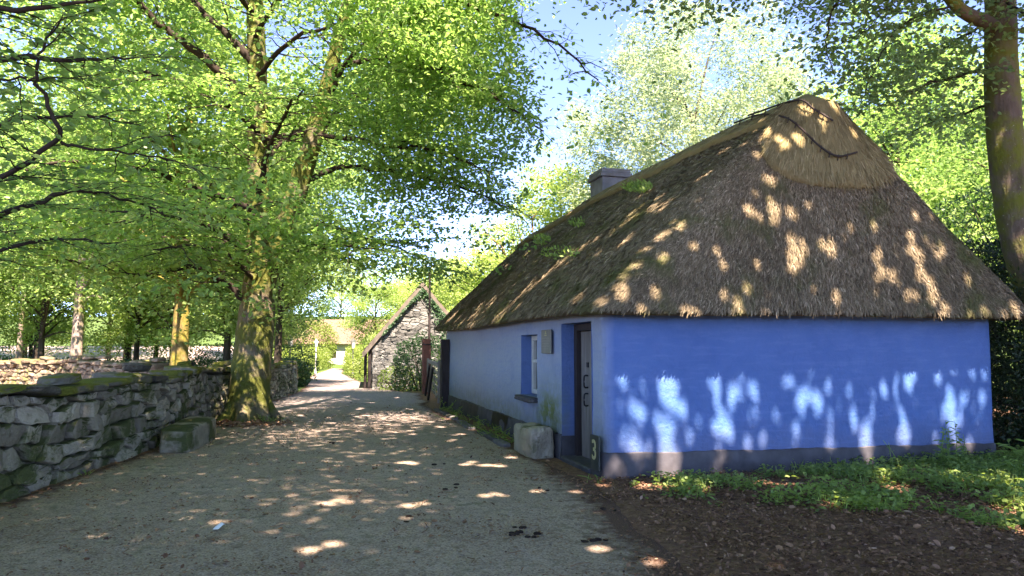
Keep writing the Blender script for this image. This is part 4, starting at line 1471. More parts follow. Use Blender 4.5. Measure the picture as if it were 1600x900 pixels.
# --- the big mossy beech beside the wall
D0 = 15.7
beech = empty('beech_tree', (-5.85, 15.7, 0), 'big beech with a thick mossy trunk that forks, standing by the stone wall', 'tree')
g = np.random.default_rng(101)
tm = MB()
P = spline([at(388, 668, D0), at(388, 645, D0), at(390, 600, D0), at(396, 540, D0), at(401, 480, D0), at(404, 430, D0), at(403, 370, D0), at(403, 250, D0), at(402, 120, D0), at(398, 0, D0), at(396, -130, D0), at(392, -290, D0), at(388, -420, D0)], 60)
tm.tube(P, np.interp(np.linspace(0, 1, 60), [0, .04, .09, .18, .28, .38, .46, .58, .75, 1], [.60, .52, .47, .43, .41, .36, .25, .23, .19, .05]), 20, wob=.07, seed=3)
P2 = spline([at(404, 480, D0), at(416, 430, D0 - .1), at(440, 370, D0 - .1), at(470, 280, D0 - .2), at(496, 195, D0 - .3), at(518, 110, D0 - .4), at(545, 0, D0 - .6), at(572, -120, D0 - .8), at(600, -260, D0 - 1)], 40)
tm.tube(P2, np.interp(np.linspace(0, 1, 40), [0, .2, .5, 1], [.27, .25, .20, .05]), 14, wob=.07, seed=5)
for a in range(7):                                                     # root flare
    th = a * .9 + .3; c = np.array([at(388, 655, D0)[0], D0, 0])
    d = np.array([math.cos(th), math.sin(th), 0])
    tm.tube([c + d * .28 + [0, 0, .42], c + d * .42 + [0, 0, .16], c + d * .60 + [0, 0, .0], c + d * .8 + [0, 0, -.12]], [.17, .17, .12, .06], 8, wob=.1, seed=a)
Lf = Leaves(); wood = MB()
LIMBS = [  # (pixel, pixel, depth) guides, start and end radius
    ([(388, 475, 15.6), (345, 438, 15.2), (300, 415, 14.6), (240, 430, 14), (160, 420, 13.4), (70, 400, 13)], .085, .02),
    ([(394, 165, 15.6), (340, 112, 15.2), (280, 62, 14.8), (225, 15, 14.4), (190, -40, 14), (120, -120, 13.6)], .12, .03),
    ([(394, 95, 15.6), (352, 50, 15.5), (300, 0, 15.4), (240, -70, 15.4)], .10, .03),
    ([(408, 222, 15.6), (460, 208, 15.4), (530, 214, 15.2), (610, 228, 15), (690, 240, 14.8), (770, 270, 14.6)], .075, .012),
    ([(474, 282, 15.5), (540, 262, 15.8), (640, 272, 16.2), (740, 300, 16.6), (815, 330, 17)], .07, .012),
    ([(505, 165, 15.4), (545, 92, 14.8), (600, 55, 14.3), (645, 30, 13.9), (690, -5, 13.5)], .055, .018),
    ([(440, 372, 15.6), (500, 352, 16.2), (570, 372, 17), (640, 396, 18), (690, 420, 18.6)], .06, .012),
    ([(398, 330, 15.5), (330, 302, 14.6), (240, 268, 13.4), (130, 252, 12.3), (40, 266, 11.6)], .085, .02),
    ([(398, 400, 15.5), (320, 352, 14.8), (220, 332, 13.8), (100, 342, 13), (10, 370, 12.5)], .08, .015),
    ([(520, 110, 15.2), (600, 92, 14.7), (700, 118, 14.2), (790, 160, 13.8), (850, 205, 13.5)], .065, .012),
    ([(545, 0, 15), (650, -20, 14.5), (760, 18, 14), (860, 60, 13.4), (935, 125, 13)], .07, .012),
    ([(404, 300, 15.5), (422, 225, 14), (450, 170, 12.6), (475, 140, 11.4)], .07, .012),
    ([(402, 205, 15.5), (340, 150, 13.8), (260, 120, 12), (200, 110, 10.8)], .075, .012),
    ([(404, 260, 15.8), (450, 215, 17.4), (520, 190, 19.2), (600, 200, 20.5)], .07, .012),
    ([(402, 385, 15.8), (330, 378, 17.6), (250, 372, 19.4), (160, 380, 21)], .07, .012),
    ([(402, 330, 15.8), (380, 300, 18), (350, 290, 20.5)], .07, .012),
    ([(490, 215, 15.6), (560, 150, 17), (640, 120, 18.4), (720, 140, 19.6)], .06, .012),
    ([(530, 60, 15.1), (620, 0, 16), (720, -40, 17), (830, -30, 18)], .06, .012),
    ([(400, 120, 15.6), (460, 60, 14.4), (540, 40, 13.2), (620, 60, 12.2)], .06, .012),
    ([(398, 20, 15.6), (330, -40, 14.4), (230, -60, 13), (120, -40, 11.8)], .07, .012),
    ([(398, 60, 15.6), (450, -20, 13.8), (520, -60, 12.2), (600, -50, 11)], .06, .012),
    ([(396, -60, 15.7), (300, -160, 16), (180, -190, 16.4)], .07, .02), ([(396, -130, 15.7), (500, -230, 15), (650, -260, 14.5), (760, -230, 14)], .07, .02),
    ([(572, -120, 14.9), (680, -190, 15.3), (800, -180, 16), (900, -120, 16.6)], .07, .015), ([(392, -220, 15.7), (340, -330, 14), (280, -400, 12.6)], .06, .02),
    ([(600, -240, 14.8), (640, -330, 13), (700, -370, 11.6)], .06, .015), ([(390, -330, 15.7), (460, -460, 17), (560, -520, 18)], .05, .015),
    ([(398, 440, 15.6), (360, 400, 13.8), (300, 385, 12.2), (240, 390, 11)], .05, .012),
    ([(420, 430, 15.5), (470, 395, 14.2), (520, 380, 13.2), (560, 385, 12.6)], .045, .01),
    ([(402, 350, 15.5), (352, 330, 13.2), (290, 325, 11.2), (220, 335, 9.8)], .055, .012),
]
for limb, r0, r1 in LIMBS:
    branching(g, [at(*k) for k in limb], r0, r1, wood, Lf, step=.21, len2=1.7, twig_step=.115, twig_len=.5, leaf=.104, leaf_step=.041, tone=.52, start=.14, twigs=True, flat=.6)
tm.build('trunk', M['beech_bark'], beech)
wood.build('branches', M['twig'], beech)
# upper crown above the picture: sprays that keep the path in shade
n = 90
c = np.stack([g.normal(0, 3.6, n), g.normal(0, 3.4, n), g.uniform(-1, 3.2, n)], 1) + [-4.2, 15.2, 11.8]
Lf.add(*clump_leaves(g, c, g.uniform(.8, 1.5, n), 150, .12, .35))
fill = []
for limb, r0, r1 in LIMBS:
    q = spline([at(*k) for k in limb], 12)
    for k in range(34): fill.append(q[g.integers(3, 12)] + g.normal(0, 1, 3) * [.75, .75, .55])
fill = np.array(fill)
vol = unit(g, 420) * (g.random(420) ** .4)[:, None] * np.array([2.9, 3.4, 3.6]) + [-2.7, 16.3, 7.9]
vol = vol[vol[:, 2] > 3.6 + .45 * (vol[:, 0] + 4.5)]
vol2 = unit(g, 260) * (g.random(260) ** .4)[:, None] * np.array([4.5, 3.6, 3.4]) + [-9.3, 15.5, 7.3]
vol3 = unit(g, 170) * (g.random(170) ** .4)[:, None] * np.array([2.6, 3.2, 2.0]) + [-3.2, 18.6, 8.8]
fill = np.concatenate([fill, vol, vol2, vol3])
fill = fill[~((np.abs(fill[:, 0] - np.interp(fill[:, 2], P[:, 2], P[:, 0])) < .8) & (fill[:, 1] < 15.9))]
fill = fill[~((np.abs(fill[:, 0] - np.interp(fill[:, 2], P2[:, 2], P2[:, 0])) < .6) & (fill[:, 1] < 15.7))]
Lf.add(*clump_leaves(g, fill, g.uniform(.8, 1.5, len(fill)), 72, .108, .16, 1.1))
A = Lf.arr(); rr_ = g.random(len(A)); NB = Noise(71)
keep = (A[:, 0] < .15 + .55 * NB(A[:, :3], .35)) | (rr_ < .10) | (A[:, 2] > 10)
for Q in (P, P2):                                                     # the inner crown along the stems is bare
    dx = A[:, 0] - np.interp(A[:, 2], Q[:, 2], Q[:, 0]); dy = A[:, 1] - np.interp(A[:, 2], Q[:, 2], Q[:, 1])
    keep &= ~((np.hypot(dx, dy * .65) < 1.5) & (rr_ < .87) & (A[:, 2] > 2.3))
crown_mesh('crown', A[keep], M['beech'], beech)

# --- beech reaching in from beyond the frame on the left
nb = empty('beech_tree', (-6.4, 4.3, 0), 'nearest beech whose leafy boughs hang across the upper left, larger leaved', 'tree')
g = np.random.default_rng(202)
trunk_mb([(-6.4, 4.3, -.1), (-6.35, 4.3, 2), (-6.3, 4.4, 4.5), (-6.3, 4.5, 8)], [.45, .36, .30, .15], seed=9).build('trunk', M['beech_bark'], nb)
Lf = Leaves(); wood = MB()
for limb, r0, r1 in (([(-6.3, 4.4, 3.3), at(-200, 310, 4.7), at(-20, 285, 4.6), at(90, 222, 4.5), at(75, 170, 4.4), at(58, 120, 4.3), at(62, 80, 4.25), at(95, 30, 4.2)], .024, .006),
                     ([at(95, 222, 4.5), at(150, 235, 4.7), at(230, 245, 5.0), at(300, 262, 5.4)], .012, .004),
                     ([at(58, 120, 4.3), at(20, 122, 4.3), at(-40, 130, 4.4)], .01, .004),
                     ([(-6.3, 4.4, 3.9), at(-200, 120, 4.2), at(0, 90, 4.2), at(120, 92, 4.4), at(210, 90, 4.8)], .035, .006),
                     ([(-6.3, 4.4, 4.6), at(-200, 0, 4.2), at(-20, 10, 4.1), at(90, 8, 4.1), at(170, -5, 4.2)], .035, .006),
                     ([(-6.3, 4.4, 2.9), at(-200, 400, 5.8), at(20, 330, 5.8), at(110, 300, 6.2), at(190, 310, 6.8), at(270, 340, 7.4)], .04, .006),
                     ([(-6.3, 4.4, 2.6), at(-200, 440, 6.6), at(0, 392, 6.6), at(100, 372, 7), at(190, 385, 7.4)], .035, .006),
                     ([(-6.3, 4.4, 3.5), at(-150, 220, 5.5), at(20, 190, 5.6), at(130, 180, 6), at(220, 195, 6.4)], .035, .006)):
    branching(g, limb, r0, r1, wood, Lf, step=.12, len2=.65, twig_step=.10, twig_len=.30, leaf=.072, leaf_step=.04, tone=.42, start=.28, wobble=.02, flat=.55)
n = 800
c = unit(g, n) * (g.random(n) ** .4)[:, None] * np.array([6.2, 6.8, 1.9]) + [-2.6, 2.2, 10.6]
Lf.add(*clump_leaves(g, c, g.uniform(.8, 1.3, n), 120, .125, .35))
for k in range(22):
    e = c[g.integers(n)]; wood.tube(spline([(-6.3, 4.5, 6.5), ((-6.3 + e[0]) / 2, (4.5 + e[1]) / 2, e[2] * .5 + 4.2), e], 8), np.linspace(.07, .012, 8), 6, cap=False)
wood.build('branches', M['twig'], nb)
crown_mesh('crown', Lf, M['beech'], nb)

# --- the tall beech on the right, whose boughs shade the cottage
rb = empty('beech_tree', at(1652, 560, 10.90) * [1, 1, 0], 'leaning beech trunk patched with bright moss at the right, behind the cottage eave', 'tree')
g = np.random.default_rng(303)
tm = MB()
P = spline([(8.75, 10.9, -.1), at(1655, 560, 10.90), at(1628, 460, 10.90), at(1600, 380, 10.95), at(1583, 300, 11.00), at(1572, 220, 11.00), at(1566, 120, 11.00), at(1564, 20, 11.00), at(1562, -100, 11.00), at(1550, -300, 11.10), at(1540, -560, 11.30), at(1530, -800, 11.50)], 60)
tm.tube(P, np.interp(np.linspace(0, 1, 60), [0, .08, .3, .5, .7, 1], [.46, .35, .275, .235, .20, .06]), 18, wob=.08, seed=4)
wood = MB(); Lf = Leaves()
tm.tube(spline([at(1562, 50, 11.00), at(1535, 32, 10.80), at(1512, 22, 10.60), at(1490, 4, 10.40), at(1450, -50, 10.10), at(1400, -90, 9.90)], 24), np.linspace(.12, .06, 24), 10, wob=.08, seed=2)
for limb, r0, r1, l2 in (([at(1495, 8, 10.40), at(1450, 20, 10.30), at(1400, 45, 10.20), at(1380, 80, 10.20), at(1362, 120, 10.20), at(1345, 165, 10.20)], .022, .005, .55),
                         ([at(1562, 112, 11.00), at(1530, 112, 10.70), at(1480, 122, 10.50), at(1430, 140, 10.40), at(1390, 165, 10.30)], .035, .006, .65),
                         ([at(1400, -90, 9.90), at(1340, -50, 9.90), at(1300, 20, 9.90), at(1290, 75, 9.90), at(1305, 125, 9.90)], .03, .005, .5),
                         ([at(1400, -90, 9.90), at(1300, -110, 9.70), at(1210, -70, 9.50), at(1150, -30, 9.40), at(1100, -10, 9.30)], .04, .006, .6),
                         ([at(1210, -70, 9.50), at(1100, -60, 9.30), at(1020, -30, 9.10), at(970, -5, 9.00)], .02, .004, .4),
                         ([at(1500, 0, 10.50), at(1440, -20, 10.70), at(1370, -10, 11.00), at(1300, 10, 11.30), at(1240, 10, 11.60)], .03, .006, .6),
                         ([at(1566, 150, 11.00), at(1520, 172, 11.40), at(1460, 190, 11.90), at(1400, 215, 12.30)], .03, .006, .55),
                         ([at(1562, 20, 11.00), at(1500, 60, 11.40), at(1440, 95, 11.80), at(1390, 130, 12.10)], .03, .006, .6),
                         ([at(1563, -30, 11.00), at(1480, -40, 10.50), at(1400, 0, 10.10), at(1350, 50, 9.90)], .03, .005, .6),
                         ([at(1563, 0, 11.00), at(1600, 20, 10.40), at(1640, 60, 9.90)], .03, .006, .5)):
    qf = spline(limb, 14)
    cf = qf[g.integers(3, 14, 16)] + g.normal(0, 1, (16, 3)) * [.35, .35, .22]
    Lf.add(*clump_leaves(g, cf, g.uniform(.4, .8, 16), 34, .09, .2, 1.0))
    branching(g, limb, r0, r1, wood, Lf, step=.17, len2=l2 * 1.35, twig_step=.11, twig_len=.34, leaf=.09, leaf_step=.045, tone=.40, start=.12, wobble=.03, flat=.45)
M['brown_beech_bark'] = bark_mat('brown_beech_bark', (.075, .058, .042), (.17, .135, .10), (.12, .135, .022), .485)
tm.build('trunk', M['brown_beech_bark'], rb)
n = 1100
c = unit(g, n) * (g.random(n) ** .4)[:, None] * np.array([6.0, 6.2, 2.1]) + [4.4, 9.4, 12.3]
c = c[c[:, 0] > 1.0]; n = len(c)
Lf.add(*clump_leaves(g, c, g.uniform(.7, 1.3, n), 125, .13, .35))
for k in range(26):
    e = c[g.integers(n)]; s_ = P[g.integers(40, 58)]
    wood.tube(spline([s_, (s_ + e) / 2 + [0, 0, .4], e], 8), np.linspace(.06, .012, 8), 6, cap=False)
wood.build('branches', M['twig'], rb)
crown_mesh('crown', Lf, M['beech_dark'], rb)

# --- trees overhead on the right, outside the picture, that shade the near path
def overhead(base, centre, rad_, n, seed, label):
    g = np.random.default_rng(seed)
    r = empty('overhanging_tree', (base[0], base[1], 0), label, 'tree')
    P = spline([(base[0], base[1], -.1), (base[0] - .1, base[1], 3), ((base[0] + centre[0]) / 2, (base[1] + centre[1]) / 2, centre[2] - 2), centre], 24)
    mb = MB(); mb.tube(P, np.linspace(.38, .08, 24), 12, wob=.07, seed=seed)
    c = unit(g, n) * (g.random(n) ** .4)[:, None] * np.array(rad_) + np.array(centre)
    for k in range(22):
        e = c[g.integers(n)]; s_ = P[g.integers(12, 23)]
        mb.tube(spline([s_, (s_ + e) / 2 + [0, 0, .3], e], 8), np.linspace(.06, .012, 8), 6, cap=False)
    mb.build('trunk', M['beech_bark'], r)
    Lf = Leaves(); Lf.add(*clump_leaves(g, c, g.uniform(.7, 1.3, n), 125, .14, .35))
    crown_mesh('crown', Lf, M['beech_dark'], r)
overhead((9.2, 2.2), (6.2, 2.4, 10.8), (5.4, 5.6, 2.3), 1000, 404, 'tree outside the picture whose crown shades the near path from the right')
overhead((14.0, 6.2), (11.6, 5.6, 11.0), (4.2, 5.2, 2.4), 600, 406, 'tree outside the picture that shades the right half of the blue end wall')
overhead((4.2, -7.5), (1.2, -5.4, 10.2), (7.6, 5.0, 2.0), 1150, 405, 'tree behind the viewpoint that shades the foreground of the path')

# --- woodland trees: a few prototypes copied with their parts
def proto_tree(name, seed, height, base_h, rad_, ncl, per, leaf, mat, bark, r0, simple=True, cl=(.8, 1.4), lean=0, gaps=False, pos=(0, 0, 0), up=1.2, flat=.5, wr=.62):
    g = np.random.default_rng(seed)
    r = bpy.data.objects.new(name, None); COL.objects.link(r); r.location = pos
    pos = np.array(pos, float)
    top = np.array([lean, 0, height * (.68 if 'willow' in name else .85)])
    P = spline([(0, 0, -.3), (0, 0, base_h * .5), (lean * .3, .1, height * .45), top], 30)
    mb = MB(); mb.tube(P + pos, np.interp(np.linspace(0, 1, 30), [0, .05, .3, 1], [r0 * 1.5, r0 * 1.1, r0 * .8, r0 * .1]), 12, wob=.08, seed=seed)
    cz = (height + base_h) / 2; hz = (height - base_h) / 2
    d = unit(g, ncl); rr = g.random(ncl) ** .38
    c = d * rr[:, None] * np.array([rad_, rad_, hz]) + [lean * .5, 0, cz]
    c[:, :2] += g.normal(0, rad_ * .10, (ncl, 2))
    for k in range(min(26, ncl)):
        e = c[k]; hz_ = np.clip(e[2] - .75 * np.hypot(e[0] - lean * .5, e[1]), .22 * height, .85 * height); s_ = P[int(np.argmin(np.abs(P[:, 2] - hz_)))]
        mb.tube(spline([s_, (s_ + e) / 2 + [0, 0, .3], e], 8) + pos, np.linspace(r0 * .28, .015, 8), 5, cap=False)
    mb.build('trunk', bark, r)
    Lf = Leaves(); Lf.add(*clump_leaves(g, c + pos, g.uniform(cl[0], cl[1], ncl), per, leaf, flat, up))
    crown_mesh('crown', Lf, mat, r, wr, simple, gaps)
    return r


def copy_tree(root, loc, rz, sc, label, group, cat='tree'):
    c = root.copy(); COL.objects.link(c); c.location = loc; c.rotation_euler = (0, 0, rz); c.scale = (sc, sc, sc)
    for ch in list(root.children):
        d = ch.copy(); COL.objects.link(d); d.parent = c
    tag(c, label, cat, group)
    return c


PW = [proto_tree('woodland_tree', 11, 15, 2.6, 4.2, 120, 230, .17, M['wood_leaf'], M['dark_bark'], .30, gaps=False),
      proto_tree('woodland_tree', 12, 17, 3.4, 3.8, 120, 230, .17, M['wood_leaf'], M['dark_bark'], .26),
      proto_tree('woodland_tree', 13, 12, 1.4, 3.8, 110, 230, .17, M['wood_leaf'], M['dark_bark'], .22),
      proto_tree('lime_green_tree', 14, 11, 1.0, 3.6, 110, 230, .17, M['lime_leaf'], M['dark_bark'], .2)]
g = np.random.default_rng(9)
WG = 'woodland trees beyond the low wall'
woods = [(-17.4, 33, 1, .62, 'leafy tree with a dark forked trunk above the brown wall'), (-14.6, 31, 0, .7, 'slim dark trunked tree just left of the yellow trunk'),
         (-12.6, 31.5, 2, .85, 'bushy tree with twin dark stems left of the big beech'), (-24, 36, 1, .9, None), (-29, 33, 0, .95, None), (-33, 40, 2, 1.1, None), (-21, 42, 2, .9, None),
         (-27, 50, 0, 1.1, None), (-37, 54, 1, 1.1, None), (-44, 46, 0, 1.2, None), (-17.5, 46, 0, 1., None), (-19.5, 29.5, 2, .8, None), (-25, 28.5, 2, .75, None), (-13.5, 37.5, 2, .85, None), (-30, 37, 2, .9, None), (-22.5, 47, 3, .9, None), (-36, 47, 2, 1.0, None), (-20, 37, 3, .8, None), (-29, 43, 3, .9, None), (-11.5, 33.5, 0, .8, None), (-10.9, 31.5, 0, 1.0, None), (-9.4, 28.6, 1, .72, None), (-26, 78, 3, .9, None), (-16, 40, 0, .95, None), (-27, 31, 1, .95, None), (-44, 58, 2, 1.1, None), (-34, 60, 2, 1.1, None), (-50, 48, 2, 1.2, None), (-40, 66, 0, 1.3, None), (-30, 84, 1, 1.3, None), (-52, 60, 0, 1.4, None),
         (-24, 62, 2, 1.1, None), (-60, 75, 1, 1.5, None), (-46, 86, 0, 1.5, None)]
first = {}
def put(k, x, y, sc, label, group):
    rz = g.uniform(0, 6.28)
    loc = (x, y, gz(x, y))
    if k not in first:
        first[k] = 1; r = PW[k]; r.location = loc; r.rotation_euler = (0, 0, rz); r.scale = (sc,) * 3
        tag(r, label, 'tree', group)
    else:
        copy_tree(PW[k], loc, rz, sc, label, group)
for x, y, k, sc, lb in woods:
    put(k, x, y, sc, lb or 'green leafed woodland tree in the mass beyond the low brown wall', WG if lb is None else None)
far_l = [(-13, 68, .95), (-7, 64, .8), (-9.5, 76, 1.0), (-3.5, 60, .9), (-15, 100, 1.2), (-24, 100, 1.3), (-6, 95, 1.2), (2, 75, 1.1), (9, 70, 1.2), (-35, 102, 1.4)]
for x, y, sc in far_l:
    put(3, x, y, sc, 'bright yellow-green tree far behind the stone outbuilding and the end of the path', 'bright trees at the far end of the path')
put(3, -1.2, 40, .82, 'bright lime green tree rising between the stone gable and the thatched roof', None)
put(3, -4.9, 46, .72, 'smaller pale green tree straight above the stone gable', None)
for x, y, k, sc in ((13.5, 19, 2, .72), (16, 15.5, 2, .7), (18, 22, 0, .8), (22, 18, 1, .9), (15, 27, 0, .9), (24, 28, 0, 1.1), (20, 36, 1, 1.2), (29, 24, 0, 1.1), (12.2, 24.5, 3, .62), (26, 40, 0, 1.2)):
    put(k, x, y, sc, 'green tree in the thicket behind the right end of the cottage', 'trees behind the right end of the cottage')
for x, y, k, sc in ((40, 60, 0, 1.4), (30, 80, 1, 1.5), (15, 90, 0, 1.4), (52, 45, 1, 1.4), (36, 12, 0, 1.2), (34, 2, 1, 1.2), (60, 25, 0, 1.4), (-30, 8, 1, 1.1), (-28, 20, 0, 1.1), (-24, 12, 2, 1.0)):
    put(k, x, y, sc, 'tall tree on the edge of the surrounding wood, seen only through the nearer leaves', 'trees on the edge of the wood')

# individual background trees
r = proto_tree('willow_tree', 21, 17.5, 3.0, 5.4, 230, 330, .19, M['willow_leaf'], M['dark_bark'], .3, pos=(8.2, 31, gz(8, 31)), cl=(.65, 1.15), up=.5, flat=.8, wr=.34)
tag(r, 'tall silvery pale willow rising behind the chimney and the roof ridge', 'tree')
r = proto_tree('willow_tree', 22, 13.5, 5.5, 2.8, 70, 260, .15, M['willow_leaf'], M['dark_bark'], .2, pos=(13.5, 33, gz(13, 33)), cl=(.6, 1.1), up=.5, flat=.8, wr=.34)
tag(r, 'smaller silvery willow just right of the tall one behind the roof peak', 'tree')
g3 = np.random.default_rng(31)
def stemmed(name, label, pos, stems, ncl, rad_, zc, hz, leaf, mat, bark, seed):
    g3 = np.random.default_rng(seed)
    r = empty(name, pos, label, 'tree'); pos = np.array(pos, float)
    mb = MB(); tips = []
    for dx, dy, h, r0 in stems:
        q = spline([pos + [0, 0, -.2], pos + [dx * .25, dy * .25, h * .35], pos + [dx * .6, dy * .6, h * .7], pos + [dx, dy, h]], 16)
        mb.tube(q, np.linspace(r0, r0 * .2, 16), 8, wob=.05, seed=int(h * 10))
        for k in range(5):
            s_ = q[g3.integers(7, 15)]; e = s_ + np.array([g3.normal(0, .8), g3.normal(0, .8), g3.uniform(.4, 1.4)])
            mb.tube(spline([s_, (s_ + e) / 2 + [0, 0, .1], e], 6), np.linspace(r0 * .3, .01, 6), 5, cap=False); tips.append(e)
        tips.append(q[-1])
    mb.build('trunk', bark, r)
    c = unit(g3, ncl) * (g3.random(ncl) ** .45)[:, None] * np.array([rad_, rad_, hz]) + pos + [0, 0, zc]
    c = np.concatenate([c, np.array(tips)])
    Lf = Leaves(); Lf.add(*clump_leaves(g3, c, g3.uniform(.5, 1.0, len(c)), 130, leaf, .6, 1.0))
    crown_mesh('crown', Lf, mat, r, .6, True, False)
stemmed('ash_tree', 'yellow-green tree with several bare brown stems behind the far end of the roof', (1.3, 33, gz(1, 33)), [(-1.9, 0, 6.8, .13), (-1.0, .3, 7.4, .11), (-.4, 0, 8.2, .13), (.5, .2, 7.2, .1), (-1.5, .4, 5.8, .09), (.9, 0, 6.3, .09)], 16, 1.9, 8.6, 1.6, .15, M['lime_leaf'], M['brown_bark'], 41)
stemmed('ash_tree', 'yellow-green tree with brown stems immediately left of the chimney', (2.9, 35, gz(3, 35)), [(-.6, 0, 10.5, .14), (.3, .3, 10.8, .12), (1.0, 0, 9.5, .11), (-1.4, .2, 8.8, .09)], 42, 2.6, 9.3, 2.9, .16, M['lime_leaf'], M['brown_bark'], 42)

# pale trunks beyond the wall
def moss_trunk(name, label, x, y, h, r0, bark, crown, seed, ncl=70, base_h=4.2, rad_=3.6, gaps=True):
    r = proto_tree(name, seed, h, base_h, rad_, ncl, 230, .15, crown, bark, r0, pos=(x, y, gz(x, y)), gaps=gaps)
    tag(r, label, 'tree')
moss_trunk('mossy_tree', 'tree whose sunlit trunk is bright yellow with moss, behind the wall', -9.0, 19.3, 13, .31, M['yellow_bark'], M['wood_leaf'], 51, ncl=150, base_h=1.9, rad_=3.2)
moss_trunk('woodland_tree', 'tree with a pale pinkish trunk standing behind the brown wall', -16.5, 27, 14, .27, M['pink_bark'], M['wood_leaf'], 52, base_h=2.6)
moss_trunk('woodland_tree', 'slender tree with a reddish trunk near the left edge behind the wall', -23.5, 34, 13, .16, M['pink_bark'], M['wood_leaf'], 53)

# ------------------------------------------------------------------ hedges, bushes, ivy
def bush(name, label, cat, c, d, n, leaf, mat, seed, ax=None, simple=True, tone=.5, wr=.6, kind=None, shell=.35, power=3.0, up=.5):
    g = np.random.default_rng(seed)
    v = unit(g, n); rr = (np.abs(v) ** power).sum(1) ** (-1 / power)
    lump = Noise(seed)
    v = v * rr[:, None] * (1 - shell * g.random(n) ** 2)[:, None] * (1 + .12 * lump(v * 2, 1.0))[:, None]
    Pn = v * np.array(d) / 2
    if ax is not None: Pn = Pn @ np.array(ax)
    P = Pn + np.array(c)
    keep = P[:, 2] > np.array([float(z) for z in ground_z(P[:, 0], P[:, 1])]) - .02
    P = P[keep]; v = v[keep]; n = len(P)
    D = unit(g, n) + v * .6
    N = unit(g, n) + [0, 0, up] + v * .5
    Lf = Leaves(); Lf.add(P, D, N, leaf * g.uniform(.6, 1.3, n), np.clip(g.normal(tone, .25, n), 0, 1))
    r = empty(name, (c[0], c[1], gz(c[0], c[1])), label, cat)
    crown_mesh('foliage', Lf, mat, r, wr, simple, False)
    mb = MB()
    for k in range(9):
        e = P[g.integers(n)]; b = np.array([c[0] + g.normal(0, .2), c[1] + g.normal(0, .2), gz(c[0], c[1]) - .05])
        mb.tube(spline([b, (b + e) / 2 + [0, 0, .15], e], 6), np.linspace(.035, .008, 6), 5, cap=False)
    mb.build('stem', M['dark_bark'], r)
    return r


hd = np.array([-2.5, 12.5, 0]); hd /= np.linalg.norm(hd)
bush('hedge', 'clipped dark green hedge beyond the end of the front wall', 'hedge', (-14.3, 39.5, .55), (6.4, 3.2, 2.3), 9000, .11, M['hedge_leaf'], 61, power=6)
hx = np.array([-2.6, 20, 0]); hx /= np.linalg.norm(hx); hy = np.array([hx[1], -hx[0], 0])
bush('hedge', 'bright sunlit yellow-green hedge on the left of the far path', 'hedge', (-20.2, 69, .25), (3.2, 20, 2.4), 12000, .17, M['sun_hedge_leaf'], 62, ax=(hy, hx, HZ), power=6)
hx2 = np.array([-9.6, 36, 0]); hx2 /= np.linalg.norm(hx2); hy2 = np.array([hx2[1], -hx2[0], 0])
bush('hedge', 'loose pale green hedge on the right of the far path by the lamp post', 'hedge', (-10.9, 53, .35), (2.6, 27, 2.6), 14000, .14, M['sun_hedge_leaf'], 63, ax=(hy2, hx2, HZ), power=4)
bush('shrub', 'bushy green shrub growing between the stone gable and the red gate post', 'shrub', (-3.3, 26.6, .85), (2.2, 1.6, 2.3), 4200, .10, M['hedge_leaf'], 64, power=2.4)
bush('shrub', 'lower green shrub at the foot of the stone gable', 'shrub', (-4.35, 27.3, .3), (1.5, .9, 1.1), 1200, .09, M['herb_leaf'], 65, power=2.2)
bush('shrub', 'leafy shrub behind the dark post at the far corner of the blue cottage', 'shrub', (-.9, 22.5, .9), (2.6, 3, 2.3), 3600, .10, M['herb_leaf'], 66, power=2.4)
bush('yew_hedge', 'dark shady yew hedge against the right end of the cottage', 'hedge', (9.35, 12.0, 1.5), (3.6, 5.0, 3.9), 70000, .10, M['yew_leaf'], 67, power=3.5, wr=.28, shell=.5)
bush('shrub', 'tall green feathery shrub above the dark yew beside the cottage', 'shrub', (10.6, 14.5, 2.9), (4.6, 4.6, 4.2), 11000, .11, M['hedge_leaf'], 68, power=2.3, wr=.3)
bush('shrub', 'bright green hazel bush in the sun behind the roof slope at the right', 'shrub', (10.0, 19, 3.0), (6, 5, 6.4), 12000, .13, M['wood_leaf'], 69, power=2.2, tone=.75)
for k, (x, y, sx, sy, hh_) in enumerate(((-16.5, 33.5, 9, 3, 1.3), (-25.5, 37.5, 10, 3, 1.5), (-10.8, 31, 4, 3, 1.4), (-35, 44, 12, 4, 1.8))):
    bush('ground_shrub', ['low dark green shrub bank behind the brown wall, under the forked trunk', 'low dark green shrub bank behind the brown wall at the far left', 'dark green shrub between the yellow trunk and the big beech', 'farthest low shrub bank under the wood at the left'][k], 'shrub',
         (x, y, gz(x, y) + .5), (sx, sy, hh_), 6000, .13, M['hedge_leaf'], 70 + k, power=3)
bush('shrub', 'bright rounded shrub half hiding the front of the distant white cottage', 'shrub', (-24.2, 84, gz(-24.2, 84) + 1.9), (7, 3, 5.6), 9000, .2, M['sun_hedge_leaf'], 88, power=2.3)
bush('shrub', 'tall pale shrub at the right end of the distant white cottage', 'shrub', (-15.2, 83, gz(-15.2, 83) + 1.7), (4.4, 3, 5.4), 7000, .2, M['sun_hedge_leaf'], 89, power=2.3)
